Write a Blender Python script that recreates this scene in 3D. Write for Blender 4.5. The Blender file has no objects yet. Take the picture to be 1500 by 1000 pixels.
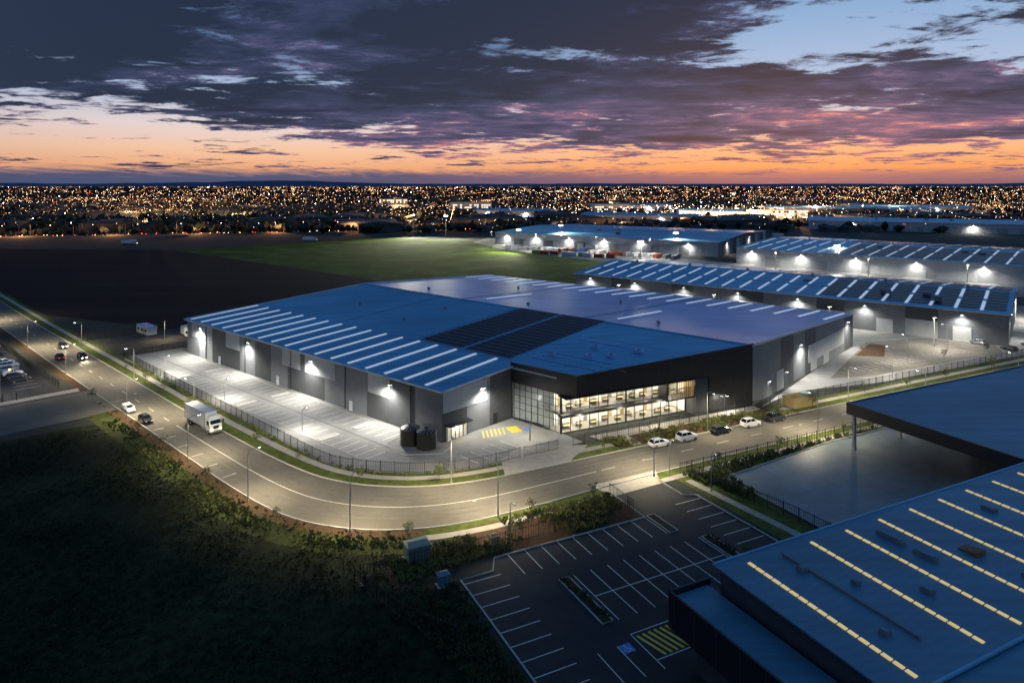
import bpy, math, random
from mathutils import Vector, Matrix
from mathutils import noise as MN
R = random.Random(7)
D = bpy.data
SC = bpy.context.scene

# ------------------------------------------------------------------ materials
def mat(name, col, rough=0.7, metal=0.0, var=0.0, scale=1.0, emit=None, es=0.0,
        bump=0.0, bscale=20.0, spec=0.5, stretch=None, sample=True, patch=0.0):
    m = D.materials.new(name); m.use_nodes = True
    nt = m.node_tree; N = nt.nodes; L = nt.links
    b = N['Principled BSDF']
    b.inputs['Roughness'].default_value = rough
    b.inputs['Metallic'].default_value = metal
    b.inputs['Specular IOR Level'].default_value = spec
    b.inputs['Base Color'].default_value = (*col, 1)
    tc = N.new('ShaderNodeTexCoord')
    if var > 0:
        src = tc.outputs['Object']
        if stretch:
            mp = N.new('ShaderNodeMapping'); mp.inputs['Rotation'].default_value = (0, 0, stretch[0])
            mp.inputs['Scale'].default_value = (stretch[1], stretch[2], 1)
            L.new(src, mp.inputs[0]); src = mp.outputs[0]
        n1 = N.new('ShaderNodeTexNoise'); n1.inputs['Scale'].default_value = scale
        n1.inputs['Detail'].default_value = 8; n1.inputs['Roughness'].default_value = 0.65
        L.new(src, n1.inputs['Vector'])
        cr = N.new('ShaderNodeValToRGB')
        cr.color_ramp.elements[0].position = 0.3; cr.color_ramp.elements[1].position = 0.72
        cr.color_ramp.elements[0].color = (*[c*(1-var) for c in col], 1)
        cr.color_ramp.elements[1].color = (*[min(1, c*(1+var)) for c in col], 1)
        L.new(n1.outputs['Fac'], cr.inputs[0]); last = cr.outputs[0]
        if patch > 0:      # broad worn / stained areas
            n3 = N.new('ShaderNodeTexNoise'); n3.inputs['Scale'].default_value = 0.045; n3.inputs['Detail'].default_value = 5
            L.new(tc.outputs['Object'], n3.inputs['Vector'])
            mr_ = N.new('ShaderNodeMapRange'); mr_.inputs[1].default_value = .35; mr_.inputs[2].default_value = .65
            mr_.inputs[3].default_value = 1-patch; mr_.inputs[4].default_value = 1+patch*.6
            L.new(n3.outputs['Fac'], mr_.inputs[0])
            vm = N.new('ShaderNodeVectorMath'); vm.operation = 'SCALE'
            L.new(last, vm.inputs[0]); L.new(mr_.outputs[0], vm.inputs['Scale']); last = vm.outputs[0]
        L.new(last, b.inputs['Base Color'])
    if bump > 0:
        n2 = N.new('ShaderNodeTexNoise'); n2.inputs['Scale'].default_value = bscale
        n2.inputs['Detail'].default_value = 4
        L.new(tc.outputs['Object'], n2.inputs['Vector'])
        bp = N.new('ShaderNodeBump'); bp.inputs['Strength'].default_value = bump
        bp.inputs['Distance'].default_value = 0.1
        L.new(n2.outputs['Fac'], bp.inputs['Height']); L.new(bp.outputs[0], b.inputs['Normal'])
    if emit:
        b.inputs['Emission Color'].default_value = (*emit, 1)
        b.inputs['Emission Strength'].default_value = es
        if not sample:
            m.cycles.emission_sampling = 'NONE'
    return m

def roofmat(name, col, ang, period=1.0, rough=0.5, metal=0.0):
    """profiled steel sheet: ribs run down the slope, sheets differ slightly in tone"""
    m = mat(name, col, rough, metal, var=0.22, scale=0.6, stretch=(ang, 0.06, 1.0), spec=.35, patch=.16)
    nt = m.node_tree; N = nt.nodes; L = nt.links; b = N['Principled BSDF']
    tc = N.new('ShaderNodeTexCoord')
    mp = N.new('ShaderNodeMapping'); mp.inputs['Rotation'].default_value = (0, 0, ang)
    L.new(tc.outputs['Object'], mp.inputs[0])
    w = N.new('ShaderNodeTexWave'); w.wave_type = 'BANDS'; w.bands_direction = 'Y'
    w.inputs['Scale'].default_value = 0.314/period; w.inputs['Distortion'].default_value = 0
    L.new(mp.outputs[0], w.inputs['Vector'])
    bp = N.new('ShaderNodeBump'); bp.inputs['Strength'].default_value = 0.25; bp.inputs['Distance'].default_value = 0.05
    L.new(w.outputs['Fac'], bp.inputs['Height']); L.new(bp.outputs[0], b.inputs['Normal'])
    return m

def glassmat(name, tint=(0.92, 0.95, 0.95), fac=0.08):
    m = D.materials.new(name); m.use_nodes = True
    nt = m.node_tree; N = nt.nodes; L = nt.links; N.clear()
    o = N.new('ShaderNodeOutputMaterial'); mx = N.new('ShaderNodeMixShader')
    t = N.new('ShaderNodeBsdfTransparent'); t.inputs[0].default_value = (*tint, 1)
    g = N.new('ShaderNodeBsdfGlossy'); g.inputs['Roughness'].default_value = 0.05
    mx.inputs[0].default_value = fac
    L.new(t.outputs[0], mx.inputs[1]); L.new(g.outputs[0], mx.inputs[2]); L.new(mx.outputs[0], o.inputs[0])
    return m

AA = math.radians(-40.5)          # warehouse grid bearing
M = {}
M['ground'] = mat('dark_grassland', (0.020, 0.024, 0.018), 0.95, var=0.6, scale=0.05, bump=0.4, bscale=2)
M['grass'] = mat('field_grass', (0.023, 0.028, 0.013), 0.95, var=0.75, scale=0.7, bump=1.0, bscale=2.5, patch=.55, spec=.1)
M['bank'] = mat('rough_verge_grass', (0.052, 0.062, 0.018), 0.95, var=0.65, scale=0.9, bump=1.0, bscale=4, patch=.4, spec=.1)
M['lawn'] = mat('verge_grass', (0.085, 0.105, 0.024), 0.95, var=0.5, scale=0.6, bump=0.6, bscale=6, spec=.1, patch=.3)
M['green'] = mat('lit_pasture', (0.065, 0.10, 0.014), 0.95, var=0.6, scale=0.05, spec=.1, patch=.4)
M['soil'] = mat('ploughed_soil', (0.024, 0.017, 0.018), 0.95, var=0.4, scale=0.03, stretch=(0.7, 0.15, 1.5), spec=.1)
M['gravel'] = mat('gravel', (0.07, 0.065, 0.06), 0.95, var=0.5, scale=0.5, bump=.6, bscale=8, spec=.1)
M['mulch'] = mat('bark_mulch', (0.075, 0.045, 0.026), 0.95, var=0.5, scale=1.5, bump=0.6, bscale=10, spec=.1)
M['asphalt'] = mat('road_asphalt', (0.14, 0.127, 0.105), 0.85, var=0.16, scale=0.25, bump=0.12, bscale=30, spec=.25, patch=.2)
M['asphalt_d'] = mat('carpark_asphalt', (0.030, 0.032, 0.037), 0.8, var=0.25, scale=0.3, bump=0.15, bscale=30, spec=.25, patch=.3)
M['concrete'] = mat('concrete_paving', (0.24, 0.235, 0.22), 0.8, var=0.18, scale=0.25, bump=0.1, bscale=20, spec=.25, patch=.15)
M['yardconc'] = mat('yard_concrete', (0.14, 0.185, 0.21), 0.55, var=0.25, scale=0.12, spec=.4, patch=.25)
M['kerb'] = mat('kerb_concrete', (0.42, 0.40, 0.36), 0.8, var=0.15, scale=2)
M['path'] = mat('footpath_concrete', (0.34, 0.31, 0.27), 0.85, var=0.18, scale=0.8)
M['white'] = mat('white_road_paint', (0.66, 0.66, 0.63), 0.6, var=0.25, scale=2)
M['joint'] = mat('pavement_joint', (0.13, 0.13, 0.125), 0.8)
M['patchm'] = mat('tyre_marks', (0.112, 0.102, 0.086), 0.85, var=.25, scale=.8)
M['yellow'] = mat('yellow_road_paint', (0.75, 0.5, 0.05), 0.6)
M['bluep'] = mat('blue_road_paint', (0.05, 0.2, 0.6), 0.6)
M['roof'] = roofmat('sky_tinted_roof_sheet', (0.15, 0.41, 0.60), -AA + math.pi/2)  # grey steel with the blue sky light painted into its base colour
M['roof2'] = roofmat('dusk_tinted_roof_sheet', (0.42, 0.50, 0.76), -AA + math.pi/2)  # paler lavender for the east slope: dusk sky reflection painted into the colour
M['roofd'] = roofmat('dark_roof_sheet', (0.095, 0.225, 0.32), math.radians(-26.5))
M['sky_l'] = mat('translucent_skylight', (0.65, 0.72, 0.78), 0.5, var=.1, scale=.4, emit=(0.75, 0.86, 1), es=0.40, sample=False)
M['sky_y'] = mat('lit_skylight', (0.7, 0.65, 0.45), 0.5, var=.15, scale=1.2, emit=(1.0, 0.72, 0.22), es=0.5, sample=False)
M['trim'] = mat('white_gutter_trim', (0.6, 0.66, 0.7), 0.5)
M['w_dark'] = mat('charcoal_wall_panel', (0.075, 0.08, 0.085), 0.7, var=0.12, scale=0.5)
M['w_mid'] = mat('grey_wall_panel', (0.19, 0.20, 0.21), 0.75, var=0.1, scale=0.5)
M['w_light'] = mat('light_wall_panel', (0.42, 0.43, 0.43), 0.75, var=0.1, scale=0.5)
M['w_white'] = mat('white_wall_panel', (0.6, 0.61, 0.6), 0.75, var=0.08, scale=0.5)
M['black'] = mat('black_cladding', (0.018, 0.02, 0.024), 0.45)
M['blackm'] = mat('black_powder_coated_steel', (0.015, 0.016, 0.018), 0.5)
M['steel'] = mat('galvanised_steel', (0.32, 0.33, 0.34), 0.45, 0.6)
M['pv'] = mat('solar_cell', (0.008, 0.014, 0.034), 0.4, 0.0, spec=0.3)
M['glass'] = glassmat('clear_glazing')
M['dglass'] = mat('dark_vehicle_glass', (0.01, 0.012, 0.015), 0.12)
M['frost'] = mat('frosted_foyer_screen', (0.5, 0.52, 0.5), 0.5)
M['inner'] = mat('office_plaster', (0.75, 0.73, 0.68), 0.8)
M['carpet'] = mat('office_carpet', (0.25, 0.23, 0.2), 0.9)
M['e_lamp'] = mat('led_lamp_lens', (1, 1, 1), 0.4, emit=(1, 0.96, 0.88), es=40, sample=False)
M['e_ceil'] = mat('ceiling_light_panel', (1, 1, 1), 0.4, emit=(1, 0.93, 0.8), es=6, sample=False)
M['e_win'] = mat('lit_window', (1, 1, 1), 0.4, emit=(1, 0.85, 0.6), es=1.6, sample=False)
M['e_warm'] = mat('warm_lens', (1, 0.8, 0.5), 0.4, emit=(1, 0.7, 0.3), es=14, sample=False)
M['e_red'] = mat('tail_light', (0.6, 0.02, 0.02), 0.4, emit=(1, 0.05, 0.02), es=3, sample=False)
M['e_head'] = mat('head_light', (1, 0.9, 0.7), 0.3, emit=(1, 0.85, 0.6), es=25, sample=False)
M['wood'] = mat('timber_batten', (0.42, 0.28, 0.12), 0.6)
M['tank'] = mat('black_water_tank', (0.02, 0.02, 0.022), 0.4)
M['carw'] = mat('white_car_paint', (0.75, 0.76, 0.77), 0.25)
M['card'] = mat('dark_car_paint', (0.03, 0.035, 0.045), 0.22)
M['cars'] = mat('silver_car_paint', (0.4, 0.42, 0.45), 0.25, 0.5)
M['tyre'] = mat('tyre_rubber', (0.015, 0.015, 0.015), 0.85)
M['kiosk'] = mat('green_kiosk_paint', (0.16, 0.23, 0.20), 0.5)
M['kiosb'] = mat('blue_grey_cabinet_paint', (0.12, 0.19, 0.25), 0.5)
M['tan'] = mat('tan_enclosure_wall', (0.42, 0.33, 0.16), 0.8)
M['hatch'] = mat('rusty_hatch', (0.25, 0.11, 0.06), 0.8)
M['c_red'] = mat('red_container', (0.38, 0.08, 0.035), 0.6)
M['c_blue'] = mat('blue_container', (0.04, 0.12, 0.4), 0.6)
M['c_wht'] = mat('white_container', (0.7, 0.7, 0.7), 0.6)
M['bark'] = mat('tree_bark', (0.09, 0.065, 0.045), 0.9)
M['leaf'] = mat('leaf_green', (0.07, 0.09, 0.03), 0.8)
M['leaf2'] = mat('leaf_light_green', (0.12, 0.13, 0.035), 0.8)
M['leafd'] = mat('leaf_dark', (0.018, 0.024, 0.016), 0.9)
M['tuft'] = mat('strappy_leaf', (0.22, 0.21, 0.06), 0.8)
M['tuft2'] = mat('strappy_leaf_dark', (0.10, 0.115, 0.035), 0.8)
M['dry'] = mat('dry_grass_blade', (0.085, 0.080, 0.040), 0.9, spec=.1)
M['dry2'] = mat('dark_grass_blade', (0.042, 0.050, 0.022), 0.9, spec=.1)
M['house'] = mat('distant_house_wall', (0.10, 0.09, 0.085), 0.9)
M['hroof'] = mat('distant_house_roof', (0.04, 0.04, 0.05), 0.8)
M['hill'] = mat('distant_hill', (0.08, 0.10, 0.17), 1.0)

# ------------------------------------------------------------------ mesh builder
class MB:
    def __init__(s): s.v = []; s.f = []; s.m = []; s.mats = []
    def mi(s, k):
        if k not in s.mats: s.mats.append(k)
        return s.mats.index(k)
    def face(s, pts, k):
        n = len(s.v); s.v += [tuple(p) for p in pts]
        s.f.append(tuple(range(n, n+len(pts)))); s.m.append(s.mi(k))
    def hexa(s, lo, hi, k, ktop=None):
        n = len(s.v); c = len(lo); s.v += [tuple(p) for p in lo] + [tuple(p) for p in hi]
        a = s.mi(k); t = s.mi(ktop or k)
        s.f.append(tuple(range(n+c-1, n-1, -1))); s.m.append(a)
        s.f.append(tuple(range(n+c, n+2*c))); s.m.append(t)
        for i in range(c):
            j = (i+1) % c
            s.f.append((n+i, n+j, n+c+j, n+c+i)); s.m.append(a)
    def prism(s, pts, z0, z1, k, ktop=None):
        s.hexa([(p[0], p[1], z0) for p in pts], [(p[0], p[1], z1) for p in pts], k, ktop)
    def box(s, c, ax, l, w, z0, z1, k, ktop=None):
        ax = Vector(ax[:2]).normalized(); ay = Vector((-ax.y, ax.x)); c = Vector(c[:2])
        s.prism([c-ax*l/2-ay*w/2, c+ax*l/2-ay*w/2, c+ax*l/2+ay*w/2, c-ax*l/2+ay*w/2], z0, z1, k, ktop)
    def bar(s, p, q, w, k, h=None):
        p = Vector(p); q = Vector(q); d = (q-p)
        if d.length < 1e-6: return
        d.normalize(); up = Vector((0, 0, 1)) if abs(d.z) < 0.9 else Vector((1, 0, 0))
        x = d.cross(up).normalized()*w/2; y = x.cross(d).normalized()*(h or w)/2
        s.hexa([p-x-y, p+x-y, p+x+y, p-x+y], [q-x-y, q+x-y, q+x+y, q-x+y], k)
    def cyl(s, c, r, z0, z1, k, n=16, r2=None, ktop=None):
        r2 = r if r2 is None else r2
        s.hexa([(c[0]+r*math.cos(i*2*math.pi/n), c[1]+r*math.sin(i*2*math.pi/n), z0) for i in range(n)],
               [(c[0]+r2*math.cos(i*2*math.pi/n), c[1]+r2*math.sin(i*2*math.pi/n), z1) for i in range(n)], k, ktop)
    def rod(s, p, q, r, k, n=10, r2=None):
        p = Vector(p); q = Vector(q); d = (q-p).normalized(); r2 = r if r2 is None else r2
        up = Vector((0, 0, 1)) if abs(d.z) < 0.9 else Vector((1, 0, 0))
        x = d.cross(up).normalized(); y = x.cross(d)
        f = lambda o, rr: [o + x*rr*math.cos(i*2*math.pi/n) + y*rr*math.sin(i*2*math.pi/n) for i in range(n)]
        s.hexa(f(p, r), f(q, r2), k)
    def octa(s, c, r, k):
        x, y, z = c; n = len(s.v)
        s.v += [(x+r, y, z), (x, y+r, z), (x-r, y, z), (x, y-r, z), (x, y, z+r), (x, y, z-r)]
        a = s.mi(k)
        for i in range(4):
            j = (i+1) % 4
            s.f.append((n+i, n+j, n+4)); s.m.append(a); s.f.append((n+j, n+i, n+5)); s.m.append(a)
    def mesh(s, name, o=(0, 0, 0)):
        me = D.meshes.new(name)
        me.from_pydata([(a-o[0], b-o[1], c-o[2]) for a, b, c in s.v], [], s.f)
        for k in s.mats: me.materials.append(M[k])
        me.polygons.foreach_set('material_index', s.m); me.update()
        return me
    def obj(s, name, parent=None, o=None):
        if o is None: o = tuple(parent.location) if parent else (0, 0, 0)
        ob = D.objects.new(name, s.mesh(name, o)); SC.collection.objects.link(ob)
        if parent: ob.parent = parent; ob.location = Vector(o)-parent.location
        else: ob.location = o
        return ob

def empty(name, loc=(0, 0, 0)):
    e = D.objects.new(name, None); e.location = loc; e.empty_display_size = 1
    SC.collection.objects.link(e); return e

def light(name, kind, pos, power, col=(1, 0.95, 0.85), target=None, cone=150, blend=0.6, rad=0.25, parent=None):
    l = D.lights.new(name, kind); l.energy = power; l.color = col; l.shadow_soft_size = rad
    o = D.objects.new(name, l); SC.collection.objects.link(o)
    if kind == 'SPOT':
        l.spot_size = math.radians(cone); l.spot_blend = blend
        d = (Vector(target)-Vector(pos)) if target else Vector((0, 0, -1))
        o.rotation_euler = d.to_track_quat('-Z', 'Y').to_euler()
    o.location = pos
    if parent: o.parent = parent; o.location = Vector(pos)-parent.location
    return o

def V2(*a): return Vector((a[0], a[1]))
def catmull(P, n=6):
    out = []; P = [V2(*p) for p in P]
    for i in range(len(P)-1):
        p0 = P[max(i-1, 0)]; p1 = P[i]; p2 = P[i+1]; p3 = P[min(i+2, len(P)-1)]
        for k in range(n):
            t = k/n
            if (p2-p1).length > 35: out.append(p1.lerp(p2, t)); continue
            m1 = (p2-p0)*((p2-p1).length/((p2-p1).length+(p1-p0).length+1e-6)) if i else (p2-p1)
            m2 = (p3-p1)*((p2-p1).length/((p2-p1).length+(p3-p2).length+1e-6)) if i < len(P)-2 else (p2-p1)
            h = (2*t**3-3*t*t+1)*p1 + (t**3-2*t*t+t)*m1 + (-2*t**3+3*t*t)*p2 + (t**3-t*t)*m2
            out.append(h)
    out.append(P[-1]); return out
def offset(L, d):
    out = []
    for i, p in enumerate(L):
        t = (L[min(i+1, len(L)-1)]-L[max(i-1, 0)]).normalized()
        out.append(p + V2(-t.y, t.x)*d)
    return out
def strip(name, A, B, z, k):
    m = MB()
    for i in range(len(A)-1):
        m.face([(A[i].x, A[i].y, z), (A[i+1].x, A[i+1].y, z), (B[i+1].x, B[i+1].y, z), (B[i].x, B[i].y, z)], k)
    return m.obj(name)
def sheet(name, pts, z, k):
    m = MB(); m.face([(p[0], p[1], z) for p in pts], k); return m.obj(name)
def kerb(m, L, w=0.22, h=0.15, k='kerb'):
    L = [V2(*p) for p in L]; A = offset(L, w/2); B = offset(L, -w/2)
    for i in range(len(L)-1):
        m.prism([A[i], A[i+1], B[i+1], B[i]], 0.0, h, k)
def resample(L, step):
    L = [V2(*p) for p in L]; out = []; acc = 0.0
    for i in range(len(L)-1):
        d = (L[i+1]-L[i]).length; t = (L[i+1]-L[i]).normalized() if d > 0 else V2(1, 0)
        s = acc
        while s < d:
            out.append((L[i]+t*s, t)); s += step
        acc = s-d
    return out

# ------------------------------------------------------------------ ground
m = MB(); xs = [-25000, -9000, -3000, -1200, -500, -200, 0, 200, 500, 1200, 3000, 9000, 25000]
ys = [-3000, -800, -200, 0, 60, 120, 200, 350, 600, 1200, 3000, 9000, 25000]
for i in range(len(xs)-1):
    for j in range(len(ys)-1):
        m.face([(xs[i], ys[j], 0), (xs[i+1], ys[j], 0), (xs[i+1], ys[j+1], 0), (xs[i], ys[j+1], 0)], 'ground')
m.obj('ground')
sheet('grass_field', [(-160, -40), (8, 40), (4, 64), (-8, 84), (-16, 94), (-22, 97.2), (-31, 99.6), (-38, 104), (-48, 112), (-60, 123), (-84, 146), (-100, 132), (-170, 60)], 0.010, 'grass')
sheet('ploughed_field', [(-700, 300), (-180, 262), (-118, 236), (-96, 214), (-45, 262), (-20, 310), (-120, 400), (-260, 520), (-700, 560)], 0.012, 'soil')
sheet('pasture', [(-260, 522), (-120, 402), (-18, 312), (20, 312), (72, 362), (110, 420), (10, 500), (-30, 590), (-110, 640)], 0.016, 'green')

# ------------------------------------------------------------------ roads
K1 = catmull([(-300, 371), (-165.9, 240.4), (-115.4, 192.3), (-75.4, 153.8), (-52, 132.3), (-44, 125.2), (-36.9, 119.5), (-31.2, 115.9), (-23.8, 113.4), (-14.7, 113.0), (-5.8, 115.2), (3.6, 119.6), (16.5, 126.2), (33.8, 134.9), (75.8, 156.0), (141.5, 188.9), (300, 268)])
K2 = catmull([(-304, 358), (-165.9, 226.5), (-120, 182.4), (-82, 146.6), (-56, 121.8), (-46.4, 112.8), (-37.6, 105.4), (-30.2, 101.0), (-21.7, 98.8), (-12.9, 99.2), (-4.5, 102), (6.5, 107.8), (18.5, 114.6), (38, 125.0), (80, 146.9), (146, 180.2), (305, 259)])
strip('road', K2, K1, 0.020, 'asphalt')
C0 = [(a+b)/2 for a, b in zip(K1, K2)]
m = MB()
def paint(m, p, q, w, z=0.030, k='white'):
    p = V2(*p); q = V2(*q); d = (q-p).normalized(); n = V2(-d.y, d.x)*w/2
    m.face([(*(p-n), z), (*(q-n), z), (*(q+n), z), (*(p+n), z)], k)
rs = resample(C0, 1.0)
for i in range(len(rs)-1):
    p = rs[i][0]
    if -70 < p.x < 14: paint(m, p, rs[i+1][0], 0.13)
    elif i % 9 < 3: paint(m, p, rs[i+1][0], 0.12)
E2o = offset(K2, 2.6)
for i, (p, t) in enumerate(resample(E2o, 6.5)):
    if -92 < p.x < -48: paint(m, p, p+V2(t.y, -t.x)*2.0, 0.14)
m.obj('road_markings')
m = MB()
for o_ in (-3.6, -2.0, 2.0, 3.6):
    L_ = resample(offset(C0, o_), 4.0)
    for i in range(len(L_)-1):
        if L_[i][0].x < 200: paint(m, L_[i][0], L_[i+1][0], .5, .025, 'patchm')
for (x, y) in ((-90, 163), (-48, 118), (-6, 108), (24, 124), (60, 142)): m.cyl((x, y), .35, .026, .034, 'steel', 14)
m.obj('road_wheel_tracks')
m = MB(); kerb(m, K1); kerb(m, K2); m.obj('kerb')
strip('verge', offset(K1, 0.15), offset(K1, 2.6), 0.028, 'lawn')
strip('footpath', offset(K1, 2.6), offset(K1, 4.1), 0.034, 'path')
strip('verge', offset(K1, 4.1), offset(K1, 5.6), 0.028, 'lawn')
k2r = [p for p in K2 if p.x > -14]
strip('verge', offset(k2r, -0.15), offset(k2r, -2.0), 0.028, 'lawn')
strip('footpath', offset(k2r, -2.0), offset(k2r, -3.4), 0.034, 'path')
k2l = [p for p in K2 if p.x <= -12]
strip('mulch_bed', offset(k2l, -0.15), offset(k2l, -2.2), 0.030, 'mulch')
strip('verge', offset([p for p in k2l if p.x > -90], -2.2), offset([p for p in k2l if p.x > -90], -6.5), 0.026, 'bank')
sheet('side_street', [(-102, 166.3), (-87.5, 152.3), (-92, 146), (-150, 86), (-166, 100), (-108, 160)], 0.034, 'asphalt')
sheet('footpath', [(-104.5, 165), (-109, 160.5), (-168, 101), (-170, 103), (-111, 162.8), (-106.5, 167.5)], 0.038, 'path')
sheet('car_park', [(-109, 165), (-124, 179.5), (-172, 225.5), (-210, 190), (-140, 135)], 0.022, 'asphalt_d')
sheet('gravel_yard', [(-137, 216), (-113, 198), (-99, 212), (-84, 226), (-97, 240), (-115, 239)], 0.024, 'gravel')

# ------------------------------------------------------------------ frames
A = V2(-96.4, 203); B = V2(-13.5, 132.3); C = V2(-.3, 146); Dp = V2(12.7, 134.3)
Rr = V2(54.4, 154.5); E = V2(105, 210.5); F = V2(-10, 301.5); Q = V2(-54, 249.5)
av = (B-A).normalized(); nv = V2(-av.y, av.x)
def PL(u, v): return A+av*u+nv*v
def zL(p): return 10+0.058*(V2(p[0], p[1])-A).dot(nv)
def PLz(u, v, dz=0): p = PL(u, v); return (p.x, p.y, zL(p)+dz)
zR_, zQ_ = zL(Rr), zL(Q)
def PRz(s, t, dz=0):   # s from road end to back, t from ridge to east eave
    r = Vector((*Rr, zR_)).lerp(Vector((*Q, zQ_)), s); e = Vector((*E, 10)).lerp(Vector((*F, 10)), s)
    p = r.lerp(e, t); return (p.x, p.y, p.z+dz)

# ------------------------------------------------------------------ main warehouse
W1 = empty('warehouse', (0, 190, 0))
def wall_panels(m, p, q, z0, zt, n, kinds, t=0.12, out=None, gap=0.05):
    p = V2(*p); q = V2(*q); d = (q-p); L = d.length; d.normalize(); o = V2(d.y, -d.x)
    w = L/n
    for i in range(n):
        a = p+d*(w*i+gap/2); b = p+d*(w*(i+1)-gap/2)
        k = kinds[i % len(kinds)]
        zz1 = (zt(a), zt(b)) if callable(zt) else (zt, zt)
        m.hexa([(*a, z0), (*b, z0), (*(b+o*t), z0), (*(a+o*t), z0)],
               [(*a, zz1[0]), (*b, zz1[1]), (*(b+o*t), zz1[1]), (*(a+o*t), zz1[0])], k)
ceil = lambda p: zL(p)-0.35
m = MB()
dDR = (Rr-Dp).normalized(); nin = V2(-dDR.y, dDR.x)
O = Dp - av*3.9; G1 = O+dDR*31.6
corep = [A+nv*.1+av*.1, B+nv*.1-av*.1, C-av*.3+nv*.1, C-av*.1+nv*9, G1+nin*8.2, G1+dDR*.2-nin*3.3, Rr-dDR*.2+nin*.1, E-V2(.2, 0), F-V2(0, .2), Q, ]
m.hexa([(*p, 0) for p in corep], [(*p, zL(p)-0.4 if i < 7 or i == 9 else 9.6) for i, p in enumerate(corep)], 'w_dark')
m.obj('wall_core', W1)
m = MB()
seq = ['w_mid', 'w_light', 'w_dark', 'w_dark', 'w_mid', 'w_dark', 'w_mid', 'w_dark', 'w_dark', 'w_mid', 'w_mid', 'w_dark', 'w_dark', 'w_mid']
wall_panels(m, A, B, 0, 9.6, 14, seq)
for u0, u1 in ((3, 12), (23.5, 31), (52, 60), (62, 74), (86, 93.4)):
    p = PL(u0, 0); q = PL(u1, 0); o = -nv
    m.hexa([(*(p+o*.14), 5.4), (*(q+o*.14), 5.4), (*(q+o*.2), 5.4), (*(p+o*.2), 5.4)],
           [(*(p+o*.14), 9.5), (*(q+o*.14), 9.5), (*(q+o*.2), 9.5), (*(p+o*.2), 9.5)], 'w_light')
wall_panels(m, B, C, 0, ceil, 3, ['w_dark', 'w_mid', 'w_dark'])
oBC = V2((C-B).normalized().y, -(C-B).normalized().x)
p = B+oBC*.14; q = B.lerp(C, 0.62)+oBC*.14
m.hexa([(*p, 5.6), (*q, 5.6), (*(q+oBC*.08), 5.6), (*(p+oBC*.08), 5.6)], [(*p, 9.6), (*q, 10.1), (*(q+oBC*.08), 10.1), (*(p+oBC*.08), 9.6)], 'w_light')
zRE = lambda p: 10+(zR_-10)*(1-((V2(*p)-Rr).length/(E-Rr).length))-0.3
wall_panels(m, Rr, E, 0, zRE, 9, ['w_mid', 'w_mid', 'w_dark', 'w_mid', 'w_dark', 'w_mid'])
oRE = V2((E-Rr).normalized().y, -(E-Rr).normalized().x); dRE = (E-Rr).normalized()
p = Rr+dRE*36+oRE*.14; q = Rr+dRE*66+oRE*.14
m.hexa([(*p, 2.6), (*q, 2.6), (*(q+oRE*.1), 2.6), (*(p+oRE*.1), 2.6)], [(*p, 7.2), (*q, 7.2), (*(q+oRE*.1), 7.2), (*(p+oRE*.1), 7.2)], 'w_light')
def fas(p, q, z0a, z1a, z1b, t, k):
    p = V2(*p); q = V2(*q); d = (q-p).normalized(); i = V2(-d.y, d.x)*t
    m.hexa([(*p, z0a), (*q, z0a), (*(q+i), z0a), (*(p+i), z0a)], [(*p, z1a), (*q, z1b), (*(q+i), z1b), (*(p+i), z1a)], k)
fas(C, Dp, 7.9, 12.0, 12.3, .3, 'black')
PX = Dp+dDR*33.6
fas(Dp, PX, 8.3, 12.3, 13.4, .3, 'black')
fas(PX, Rr, 0, 13.4, 13.9, .3, 'black')
fas(Rr, Rr+dRE*1.0, 0, 13.9, 13.9, .3, 'black')
m.obj('walls', W1)
m = MB()   # cladding joints on the black volume
for t in range(2, 46, 3):
    q = Dp+dDR*t-nin*.03; zt = 12.3+1.1*min(t, 33.6)/33.6
    m.bar((*q, 8.35 if t < 33.6 else .2), (*q, zt-.05), .05, 'w_dark')
m.bar((*(Dp-nin*.05), 12.35), (*(PX-nin*.05), 13.45), .12, 'w_mid'); m.bar((*(PX-nin*.05), 13.45), (*(Rr-nin*.05), 13.95), .12, 'w_mid')
m.bar((*(C-nv*.05), 12.05), (*(Dp-nv*.05), 12.35), .12, 'w_mid')
m.obj('cladding_joints', W1)
m = MB()
m.prism([C, Dp, PX, PX+nin*3.4, C+nin*.5+dDR*2], 7.85, 8.0, 'black')
m.obj('soffit', W1)
m = MB()
ov = -nv*.6
rl = [A+ov-av*.5, B+ov+av*.5, C+av*.4-nv*.3, Dp+nin*.3, Rr+nin*.3, Q]
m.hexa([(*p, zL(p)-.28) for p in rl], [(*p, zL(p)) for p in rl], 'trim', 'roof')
m.obj('roof_west_slope', W1)
m = MB()
lo = [PRz(0, 0, -.3), PRz(0, 1.01, -.3), PRz(1, 1.01, -.3), PRz(1, 0, -.3)]; hi = [PRz(0, 0, .004), PRz(0, 1.01, .004), PRz(1, 1.01, .004), PRz(1, 0, .004)]
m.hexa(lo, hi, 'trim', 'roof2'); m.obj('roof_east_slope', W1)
m = MB()
for i in range(18):
    u = 1.5+i*6.4
    v1 = 21.5 if u < 106 else 17
    if u > 109: continue
    m.bar(PLz(u, 0.3, .1), PLz(u, v1, .1), .75, 'sky_l', .14)
for i in range(21):
    s = .015+i*.0483
    m.bar(PRz(s, .74, .1), PRz(s, .985, .1), .8, 'sky_l', .14)
for s in (.28, .62): m.bar(PRz(s, .1, .1), PRz(s, .42, .1), .5, 'sky_l', .14)
m.obj('skylights', W1)
m = MB()
m.bar(PLz(-.6, -.75, -.05), PLz(109.6, -.75, -.05), .3, 'trim', .3)
m.bar((*(A+ov-av*.7), 10.0), (*(Q-av*.6), zQ_+.05), .3, 'trim', .3)
m.bar((*(Q-av*.4), zQ_+.1), (*(F), 10.15), .3, 'trim', .3)
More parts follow.
